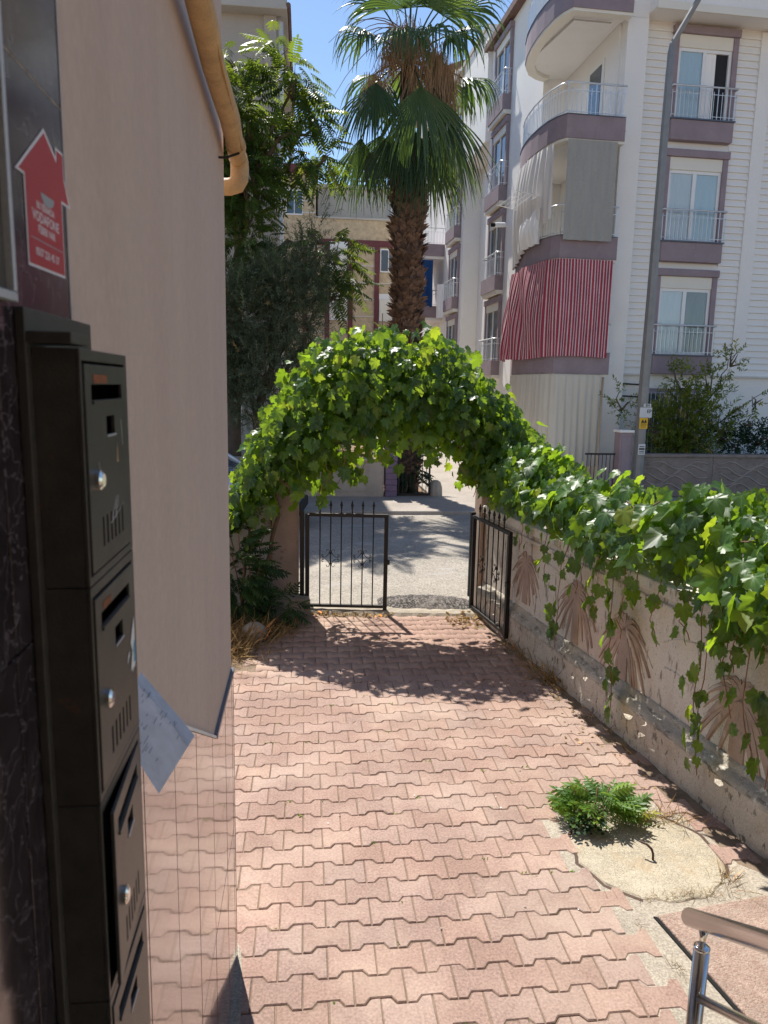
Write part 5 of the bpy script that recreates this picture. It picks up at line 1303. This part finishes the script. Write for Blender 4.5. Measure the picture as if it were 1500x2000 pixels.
# ---------------------------------------------------------- grey house on the left
lh = Thing('grey_house', 'tall plain grey plastered house behind the trees on the left', 'house', (-4, 22, 0))
lh.part('wall', MB().box(-12, -.85, 20, 30, 0, 11.2), 'grey_wall')
lh.part('corner_strip', MB().box(-1.02, -.72, 19.93, 20.4, 0, 11.2), 'grey_wall', bv=.01)
lh.part('downpipe', MB().tube([(-.62, 20.05, 0), (-.62, 20.05, 11.1)], .07, 10), 'pvc', smooth=True)
lh.part('eave', MB().box(-12.3, -.45, 19.6, 30.3, 11.2, 11.45), 'pent_grey', bv=.02)
lh.part('eave_pipe', MB().tube([(-.42, 19.6, 11.3), (-.42, 30, 11.3)], .06, 8), 'roof_brown')
for (x0, z0) in ((-2.6, 1.3), (-4.5, 1.3), (-3.6, 4.3), (-6.2, 4.3), (-9, 4.3), (-3.6, 7.2), (-6.2, 7.2), (-9, 7.2), (-7.5, 1.3)):
    w = lh.part('window', MB().box(x0, x0+.95, 19.95, 19.999, z0, z0+1.35), 'pvc')
    lh.part('pane', MB().box(x0+.08, x0+.87, 19.93, 19.949, z0+.08, z0+1.27), 'glass_dark', w)
    for k in range(7 if z0 < 2 else 0): lh.part('grille_bar', MB().tube([(x0+.08+.13*k, 19.9, z0-.05), (x0+.08+.13*k, 19.9, z0+1.4)], .012, 5), 'black_metal', w)

# ---------------------------------------------------------- beige block far behind
fb = Thing('beige_block', 'distant beige stone clad apartment block with burgundy pilasters', 'building', (4, 46, 0))
fb.part('wall', MB().box(-14, 16, 46, 58, 0, 12.05), 'beige_stone')
fb.part('tower_wall', MB().box(-14, .60, 45.98, 58, 12.051, 14.45), 'beige_stone')
fb.part('tower_roof', MB().prism_dir([(-14.3, 45.6, 14.451), (.75, 45.6, 14.451), (.75, 45.6, 15.05), (-.6, 45.6, 14.9), (-14.3, 45.6, 14.9)], (0, 13, 0)), 'burgundy')
fb.part('penthouse', MB().box(.75, 16, 48.2, 58, 12.05, 14.25), 'pent_grey')
fb.part('penthouse_roof', MB().box(.6, 16.3, 47.9, 58, 14.251, 14.45), 'pent_grey')
fb.part('parapet_coping', MB().box(.6, 16, 45.9, 46.15, 12.051, 12.15), 'pent_grey')
fb.part('pipe', MB().tube([(5.3, 48.0, 12.1), (5.3, 48.0, 16.6)], .07, 6), 'pvc')
fb.part('storey_band', MB().box(.7, 16, 45.90, 45.999, 10.55, 10.9), 'burgundy')
for x in (-.05, 1.30, 2.70, 4.27, 5.85, 7.4, 9.0): fb.part('pilaster', MB().box(x-.14, x+.14, 45.88, 45.999, 0, 10.549), 'burgundy')
for z in np.arange(.6, 10.5, .98): fb.part('string_line', MB().box(-14, 16, 45.955, 45.999, z, z+.05), 'trim_white')
for z in (12.3, 12.95, 13.6): fb.part('string_line', MB().box(-14, .6, 45.94, 45.979, z, z+.05), 'trim_white')
def fwin(x0, x1, z0, z1, shut=True):
    w = fb.part('window', MB().box(x0, x1, 45.90, 45.96, z0, z1), 'pvc')
    m = (x0+x1)/2
    for a, b in ((x0+.06, m-.03), (m+.03, x1-.06)): fb.part('pane', MB().box(a, b, 45.88, 45.899, z0+.08, z1-.08), 'cream_panel' if shut else 'glass_dark', w)
    if shut:
        fb.part('shutter_box', MB().box(x0-.03, x1+.03, 45.86, 45.897, z1+.0, z1+.3), 'pvc', w)
for x in (1.45, 4.45, 2.9+3.2, 7.6): fwin(x, x+1.05, 6.25, 7.55)
for x in (4.45, 1.45, 6.1, 7.6): fwin(x, x+1.0, 9.1, 10.45, x < 4)
for x in (1.45, 4.45): fwin(x, x+1.05, 3.4, 4.7)
fwin(-1.15, -.15, 12.15, 13.55, False)
for x in (7.1, 9): fwin(x, x+1.1, 12.1+.02, 12.65, False)
# roof racks with water heaters
for k in range(3):
    h = Thing('roof_water_heater', ('leftmost', 'middle', 'rightmost')[k]+' lattice rack of the three solar water heaters on the distant roof', 'water heater', (3.2+1.2*k, 48.5, 14.45), 0, 'rooftop solar water heaters')
    mb = MB()
    for i in range(6): mb.box(2.75+1.2*k, 3.7+1.2*k, 48.3+.02*i, 48.34+.02*i, 14.5+.26*i, 14.6+.26*i)
    h.part('rack', mb, 'roof_brown')
    h.part('tank', MB().tube([(2.75+1.2*k, 48.8, 16.2), (3.7+1.2*k, 48.8, 16.2)], .25, 12), 'pvc', smooth=True)
# ============================================================ WHITE APARTMENT BLOCK (right)
ap = Thing('apartment_block', 'white apartment block with mauve curved balconies and clapboard siding on the right', 'building', (9, 18, 0), TB)
VF = 17.6
ap.part('wall', MB().box(7.75, 30, VF, 34, 0, 10.75), 'white_wall')
ap.part('side_wall', MB().box(7.1, 7.749, 20.8, 26.05, 0, 13.4), 'white_wall')
ap.part('side_wall', MB().box(8.0, 12, 26.051, 29.3, 0, 13.4), 'white_wall')
ap.part('side_wall', MB().box(7.1, 12, 29.301, 42, 0, 14.2), 'white_wall')
ap.part('top_storey', MB().box(8.3, 30, 16.95, 34, 10.751, 13.6), 'white_wall', bv=.02)
ap.part('top_storey', MB().box(7.75, 8.299, 17.3, 34, 10.66, 13.6), 'white_wall')
ap.part('roof_edge', MB().box(6.85, 12, 20.6, 26.2, 13.401, 13.6), 'roof_brown')
ap.part('soffit_trim', MB().box(8.3, 30, 16.90, 16.949, 10.70, 10.86), 'cream_panel')
ap.part('corner_pillar', MB().box(7.80, 8.30, 17.28, VF-.001, 0, 10.65), 'white_wall', bv=.01)
# lapped siding: every board is a piece of its own
def siding(u0, u1, z0, z1, pitch=.1535, V=VF):
    n = max(1, int(round((z1-z0)/pitch))); h = (z1-z0)/n
    mb = MB(); a, b, c = V-.052, V-.046, V-.003
    mb.add([(u0, a, z0), (u0, a, z0+.016), (u0, b+.034, z0+h-.001), (u0, c, z0+h-.001), (u0, c, z0), (u1, a, z0), (u1, a, z0+.016), (u1, b+.034, z0+h-.001), (u1, c, z0+h-.001), (u1, c, z0)],
           [(0, 1, 6, 5), (1, 2, 7, 6), (2, 3, 8, 7), (4, 0, 5, 9), (0, 4, 3, 2, 1), (5, 6, 7, 8, 9)])
    me = mb.mesh('siding_board'); me.transform(Matrix.Translation(-ap.b))
    for k in range(n):
        o = ap.part('siding_board', me, 'siding'); o.location = (random.uniform(-.0, .0), random.uniform(-.002, .002), k*h); o.rotation_euler = (0, 0, 0)
for (ua, ub) in ((8.302, 9.048), (10.662, 11.238), (11.582, 18)): siding(ua, ub, 2.80, 10.70)
for (za, zb_) in ((8.03, 8.19), (5.32, 5.46)): siding(9.052, 10.658, za, zb_)
ap.part('siding_strip', MB().box(11.24, 11.58, VF-.075, VF-.001, 2.80, 10.70), 'white_wall', bv=.008)
ap.part('siding_base', MB().box(8.30, 18, VF-.09, VF-.056, 2.76, 2.799), 'trim_white')
def railing(parent, pts, z0, z1, thing=ap, step=.105, top_r=.022, hoop=True):
    """rails along a plan polyline with upright bars"""
    top = parent_rail = thing.part('handrail', MB().tube([(u, v, z1) for u, v in pts], top_r, 7), 'rail_metal', parent, smooth=True)
    mb = MB(); mb.tube([(u, v, z0+.06) for u, v in pts], .009, 5); mb.tube([(u, v, z1-.16) for u, v in pts], .009, 5)
    acc = 0.0; L = [0]
    for a, b in zip(pts[:-1], pts[1:]): L.append(L[-1]+math.hypot(b[0]-a[0], b[1]-a[1]))
    d = step/2; k = 0
    while d < L[-1]:
        i = max(j for j in range(len(L)) if L[j] <= d); i = min(i, len(pts)-2); t = (d-L[i])/(L[i+1]-L[i])
        u = pts[i][0]+(pts[i+1][0]-pts[i][0])*t; v = pts[i][1]+(pts[i+1][1]-pts[i][1])*t
        hz = z1-.10 if (k % 3) else z1
        mb.tube([(u, v, z0), (u, v, hz)], .008 if k % 3 else .011, 5); d += step; k += 1
    thing.part('balusters', mb, 'rail_metal', parent, kind='stuff')
def cloth_grid(pts, zt, zb, amp, wl, seed, taper=0.0, nz=14, step=.03, sag=0.0, ztf=None, zbf=None, wind=0.0, flare=0.0):
    """hanging cloth along a plan polyline, folds normal to it; returns MB and uv list"""
    g = np.random.default_rng(seed); L = [0]
    for a, b in zip(pts[:-1], pts[1:]): L.append(L[-1]+math.hypot(b[0]-a[0], b[1]-a[1]))
    n = max(4, int(L[-1]/step)); P = []; UV = []; ph = g.uniform(0, 6, 4)
    for j in range(nz+1):
        t = j/nz; row = []
        for i in range(n+1):
            d = L[-1]*i/n; q = max(k for k in range(len(L)) if L[k] <= d+1e-9); q = min(q, len(pts)-2); s = (d-L[q])/(L[q+1]-L[q])
            a, b = pts[q], pts[q+1]; u = a[0]+(b[0]-a[0])*s; v = a[1]+(b[1]-a[1])*s
            nx, ny = -(b[1]-a[1]), (b[0]-a[0]); l = math.hypot(nx, ny); nx, ny = nx/l, ny/l
            f = amp*(1+(1.2*max(0, i/n-.42) if flare else 0))*(.35+.65*t**.5)*(math.sin(2*math.pi*d/wl+ph[0]+.6*math.sin(3*t+d*2+ph[1]))+.5*math.sin(2*math.pi*d/(wl*1.7)+ph[2]+t))
            f += wind*math.sin(math.pi*t)*math.sin(math.pi*i/n)
            f += flare*t*max(0, i/n-.35)*1.5+(.07*t*math.sin(3.1*d+4*t+ph[3])+.04*math.sin(7*t+5*d) if flare else 0)*min(1, max(0, i/n-.3)*3)
            z0 = ztf(i/n) if ztf else zt; z1 = zbf(i/n) if zbf else zb
            row.append((u+nx*f, v+ny*f, z0+(z1-z0)*t+(g.normal(0, .004) if j == nz else 0))); UV.append((d, z0+(z1-z0)*t))
        P.append(row)
    return MB().grid(P), UV
def cloth(name, label, cat, pts, zt, zb, mat, group=None, **k):
    mb, UV = cloth_grid(pts, zt, zb, **k); me = mb.mesh(name, True)
    uvl = me.uv_layers.new(name='UVMap')
    vi = np.zeros(len(me.loops), np.int32); me.loops.foreach_get('vertex_index', vi)
    uvl.data.foreach_set('uv', np.array(UV)[vi].astype(np.float32).ravel())
    return single(name, me, mat, label, cat, group, th=TB)
# front windows with shutter boxes and french-balcony rails
def french_window(u0, u1, zs, zt, V, left, right, open_right=False, th_=None):
    w = ap.part('window', MB().box(u0+.13, u1-.13, V+.10, V+.14, zs+.0, zt-.44).box(u0+.13, u1-.13, V-.012, V-.004, zs-.002, zs), 'room_dark')
    ap.part('jamb', MB().box(u0, u0+.13, V-.11, V+.0-.001, zs, zt-.17), 'purple_band', w, bv=.01); ap.part('jamb', MB().box(u1-.13, u1, V-.11, V-.001, zs, zt-.17), 'purple_band', w, bv=.01)
    ap.part('lintel', MB().box(u0-.02, u1+.02, V-.15, V-.001, zt-.168, zt), 'purple_band', w, bv=.015)
    ap.part('shutter_box', MB().box(u0+.132, u1-.132, V-.085, V-.001, zt-.45, zt-.17), 'cream_panel', w, bv=.008)
    fr = MB(); a, b, z0, z1 = u0+.132, u1-.132, zs, zt-.452; m = (a+b)/2
    for x in (a, m-.045, b-.07): fr.box(x, x+(.09 if x == m-.045 else .07), V-.055, V-.002, z0, z1)
    fr.box(a+.071, m-.046, V-.054, V-.002, z1-.07, z1); fr.box(m+.046, b-.071, V-.054, V-.002, z1-.07, z1); fr.box(a+.071, m-.046, V-.054, V-.002, z0, z0+.06); fr.box(m+.046, b-.071, V-.054, V-.002, z0, z0+.06)
    ap.part('frame', fr, 'pvc', w)
    for s, (x0, x1, mt) in enumerate(((a+.071, m-.046, left), (m+.046, b-.071, right))):
        if s == 1 and open_right:
            c, _ = cloth_grid([(x0, V-.012), (x0+.26, V-.012)], z1-.07, z0, .012, .07, 5); ap.part('curtain', c, mt, w, smooth=True)
            ap.part('opening', MB().box(x0+.20, x1, V-.008, V-.002, z0+.061, z1-.071), 'room_dark', w)
        else:
            c, _ = cloth_grid([(x0, V-.014), (x1, V-.014)], z1-.071, z0+.061, .009, .10, 7+s); ap.part('curtain', c, mt, w, smooth=True)
            ap.part('pane', MB().box(x0, x1, V-.040, V-.034, z0+.061, z1-.071), 'pane', w)
    ap.part('sill_box', MB().box(u0+.03, u1-.01, V-.20, V-.001, zs-.48, zs-.035), 'purple_band', w, bv=.012)
    ap.part('sill_edge', MB().box(u0+.01, u1+.01, V-.23, V-.001, zs-.034, zs-.003), 'trim_metal', w)
    railing(w, [(u0+.02, V-.01), (u0+.02, V-.20), (u1+.02, V-.20), (u1+.02, V-.01)], zs, zs+.70)
french_window(9.05, 10.66, 8.68, 10.68, VF, 'curtain_blue', 'curtain_white', True)
french_window(9.05, 10.66, 5.95, 8.02, VF, 'curtain_white', 'curtain_blue')
french_window(9.05, 10.66, 3.28, 5.31, VF, 'curtain_white', 'cloth_grey')
# ground floor window behind the citrus tree
gwn = ap.part('window', MB().box(8.9, 10.5, VF-.05, VF-.001, .55, 2.45), 'purple_band', bv=.01)
ap.part('pane', MB().box(9.05, 10.35, VF-.07, VF-.051, .7, 2.3), 'glass_dark', gwn)
for k in range(12): ap.part('grille_bar', MB().tube([(9.05+.118*k, VF-.10, .65), (9.05+.118*k, VF-.10, 2.35)], .010, 5), 'rail_metal', gwn)
for z in (.65, 1.5, 2.35): ap.part('grille_bar', MB().tube([(9.03, VF-.10, z), (10.37, VF-.10, z)], .010, 5), 'rail_metal', gwn)
for z in (2.25, 2.55): ap.part('utility_cable', MB().tube([(8.32, VF-.06, z), (8.9, VF-.06, z-.02)], .02, 6), 'black_metal')
# curved balconies
CURVE = [(6.40, 17.0), (6.26, 17.25), (6.17, 17.6), (6.12, 18.1), (6.11, 18.6), (6.14, 19.1), (6.20, 19.55), (6.32, 20.05), (6.55, 20.5), (6.85, 20.75), (7.1, 20.85)]
OUT = [(7.78, 17.0)]+CURVE
IN_ = [(7.74, 20.82), (7.74, 17.6), (7.79, 17.5)]
def offset_poly(P, d):
    out = []
    for i, p in enumerate(P):
        a = P[max(0, i-1)]; b = P[min(len(P)-1, i+1)]; tx, ty = b[0]-a[0], b[1]-a[1]; l = math.hypot(tx, ty); out.append((p[0]-ty/l*d, p[1]+tx/l*d))
    return out
for k, zb_ in enumerate((2.74, 5.36, 7.94, 10.60)):
    zt_ = zb_+.49
    bal = ap.part('balcony', MB().prism((offset_poly(OUT, -.06)+IN_)[::-1], zb_+.03, zb_+.20), 'white_wall')
    inner = offset_poly(OUT, -.12)
    band = MB(); n = len(OUT)
    P = [[(u, v, z) for u, v in OUT] for z in (zb_, zt_)]; Q = [[(u, v, z) for u, v in inner] for z in (zt_, zb_)]
    band.grid(P+Q+[P[0]])
    ap.part('parapet', band, 'purple_band', bal)
    # cream edge under the parapet
    lip = MB(); o2 = offset_poly(OUT, -.02); i2 = offset_poly(OUT, -.25)
    lip.grid([[(u, v, zb_-.001) for u, v in o2], [(u, v, zb_-.06) for u, v in o2], [(u, v, zb_-.06) for u, v in i2], [(u, v, zb_+.029) for u, v in i2]])
    ap.part('soffit_lip', lip, 'cream_panel', bal)
    ap.part('parapet_cap', MB().grid([[(u, v, zt_+.001) for u, v in offset_poly(OUT, .015)], [(u, v, zt_+.02) for u, v in offset_poly(OUT, .015)], [(u, v, zt_+.02) for u, v in offset_poly(OUT, -.13)]]), 'trim_metal', bal)
    railing(bal, offset_poly(OUT, -.05), zt_+.02, zt_+.68 if k < 3 else zt_+.75, step=.11)
    ap.part('pillar_block', MB().box(7.70, 7.83, 17.02, 17.27, zt_-.26, zt_-.06), 'white_wall', bal, bv=.01)
    ap.part('balcony_door', MB().box(7.72, 7.745, 18.3, 19.2, zb_+.21, zb_+2.25), 'pvc', bal)
    ap.part('door_glass', MB().box(7.705, 7.719, 18.42, 19.08, zb_+.4, zb_+2.15), 'glass_dark', bal)
ap.part('ceiling_trim', MB().prism_dir([(6.6, 17.5, 10.595), (7.5, 17.5, 10.595), (7.5, 17.53, 10.595), (6.63, 17.53, 10.595), (6.4, 19.5, 10.595), (6.37, 19.5, 10.595)], (0, 0, -.02)), 'pent_grey')
# awning cloths on the balconies
front = [(7.66, 16.93), (6.42, 16.93)]
curve_out = offset_poly(CURVE, .07)
cloth('striped_awning', 'red and white striped awning cloth covering the first floor balcony', 'awning', [(7.66, 16.92), (6.40, 16.92)]+curve_out[1:8], 5.33, 3.12, 'cloth_stripe', amp=.022, wl=.24, seed=1, step=.022, zbf=lambda s: 3.12-.10*max(0, s-.5)+.03*math.sin(9*s), wind=.05, flare=.22)
cloth('grey_awning', 'plain grey awning cloth hanging flat over the second floor balcony front', 'awning', [(7.58, 16.90), (6.41, 16.90)], 7.88, 5.74, 'cloth_grey', amp=.010, wl=.30, seed=2)
cloth('white_awning', 'pale awning cloth gathered on the curve of the second floor balcony', 'awning', offset_poly([(6.27, 17.22), (6.17, 17.6), (6.12, 18.1), (6.11, 18.6), (6.14, 19.1), (6.20, 19.55), (6.32, 20.0)], .06), 7.86, 5.6, 'cloth_white', amp=.035, wl=.22, seed=3, zbf=lambda s: 6.25-.75*min(1, s*1.4), wind=.12)
cloth('beige_awning', 'long beige awning curtain closing off the ground floor terrace', 'awning', [(7.60, 16.95), (6.45, 16.95)]+offset_poly(CURVE, .02)[1:7], 2.72, .55, 'cloth_beige', amp=.028, wl=.17, seed=4)
lw = [(6.07, 17.55), (6.03, 18.0), (6.02, 18.5), (6.05, 18.9)]
cloth('draped_laundry', 'bright white cloth thrown over the railing under the gathered awning', 'laundry', lw, 6.55, 5.75, 'curtain_white', amp=.04, wl=.2, seed=6, wind=.1)
tr = Thing('drying_rack', 'white wire drying rack fixed outside the second floor balcony', 'drying rack', (6.0, 18.6, 6.6), TB)
for k in range(5): tr.part('wire', MB().tube([(5.98-.12*k, 17.55, 6.80+.02*k), (5.98-.12*k, 19.0, 6.80+.02*k)], .008, 5), 'pvc')
tr.part('arm', MB().tube([(6.05, 17.55, 6.78), (5.45, 17.55, 6.90)], .012, 6), 'pvc'); tr.part('arm', MB().tube([(6.05, 19.0, 6.78), (5.45, 19.0, 6.90)], .012, 6), 'pvc')
# side windows of the block
def side_window(U, v0, v1, zs, zt):
    w = ap.part('window', MB().box(U-.02, U-.001, v0+.12, v1-.12, zs, zt-.4), 'glass_dark')
    ap.part('jamb', MB().box(U-.10, U-.001, v0, v0+.12, zs, zt-.17), 'purple_band', w); ap.part('jamb', MB().box(U-.10, U-.001, v1-.12, v1, zs, zt-.17), 'purple_band', w)
    ap.part('lintel', MB().box(U-.14, U-.001, v0-.02, v1+.02, zt-.168, zt), 'purple_band', w)
    ap.part('shutter_box', MB().box(U-.08, U-.001, v0+.121, v1-.121, zt-.40, zt-.17), 'cream_panel', w)
    fr = MB(); m = (v0+v1)/2
    for a in (v0+.121, m-.05, v1-.201): fr.box(U-.05, U-.021, a, a+.08, zs, zt-.401)
    ap.part('frame', fr, 'pvc', w)
    ap.part('sill_box', MB().box(U-.28, U-.001, v0+.02, v1-.02, zs-.48, zs-.02), 'purple_band', w)
    ap.part('sill_base', MB().box(U-.24, U-.001, v0+.0, v1+.0, zs-.60, zs-.481), 'cream_panel', w)
    railing(w, [(U-.01, v0), (U-.25, v0), (U-.25, v1), (U-.01, v1)], zs-.02, zs+.68, step=.13)
for zs in (3.28, 5.95, 8.65, 11.3):
    side_window(7.1, 23.7, 25.4, zs, zs+2.0)
    side_window(7.1, 29.7, 31.3, zs, zs+2.0)
ap.part('overhang', MB().box(6.95, 8.2, 26.052, 29.299, 10.6, 14.2), 'white_wall')
ap.part('roof_edge', MB().box(6.9, 12, 26.3, 42, 14.201, 14.35), 'pent_grey')
# far balconies on the side street
for zb_ in (2.74, 5.36, 7.94):
    b = ap.part('balcony', MB().box(5.75, 7.099, 32.6, 35.2, zb_, zb_+.49), 'purple_band', bv=.01)
    ap.part('slab', MB().box(5.80, 7.099, 32.65, 35.15, zb_-.12, zb_-.001), 'white_wall', b)
    railing(b, [(7.09, 32.65), (5.8, 32.65), (5.8, 35.1)], zb_+.49, zb_+1.15, step=.13)
cloth('blue_awning', 'blue awning cloth hanging on the far balcony behind the palm trunk', 'awning', [(6.6, 32.58), (5.72, 32.58), (5.72, 34.5)], 7.75, 5.8, 'cloth_blue', amp=.05, wl=.35, seed=12)
cloth('hanging_laundry', 'white laundry hanging from the far balcony behind the palm', 'laundry', [(6.75, 32.2), (6.95, 31.9), (6.9, 31.6)], 6.7, 5.3, 'curtain_white', amp=.04, wl=.2, seed=13)
cctv = Thing('security_camera', 'white security camera fixed to the side of the apartment block', 'camera', (6.9, 23.2, 7.2), TB)
cctv.part('body', MB().tube([(6.55, 23.1, 7.30), (6.95, 23.3, 7.36)], .075, 10), 'pvc'); cctv.part('lens', MB().tube([(6.47, 23.06, 7.288), (6.549, 23.1, 7.299)], .06, 10), 'dark_inside'); cctv.part('mount', MB().tube([(6.9, 23.27, 7.35), (7.09, 23.3, 7.3)], .02, 6), 'pvc')
# rear stair tower with lean-to roof seen above the side street
tw = Thing('rear_house', 'white rear house with overhanging eave behind the apartment block', 'house', (11, 44, 0), TB)
tw.part('wall', MB().box(8.9, 14, 42.3, 50, 0, 19.3), 'white_wall')
tw.part('roof', MB().prism_dir([(8.6, 42.1, 18.9), (14, 42.1, 20.9), (14, 42.1, 21.2), (8.6, 42.1, 19.2)], (0, 9, 0)), 'roof_brown')
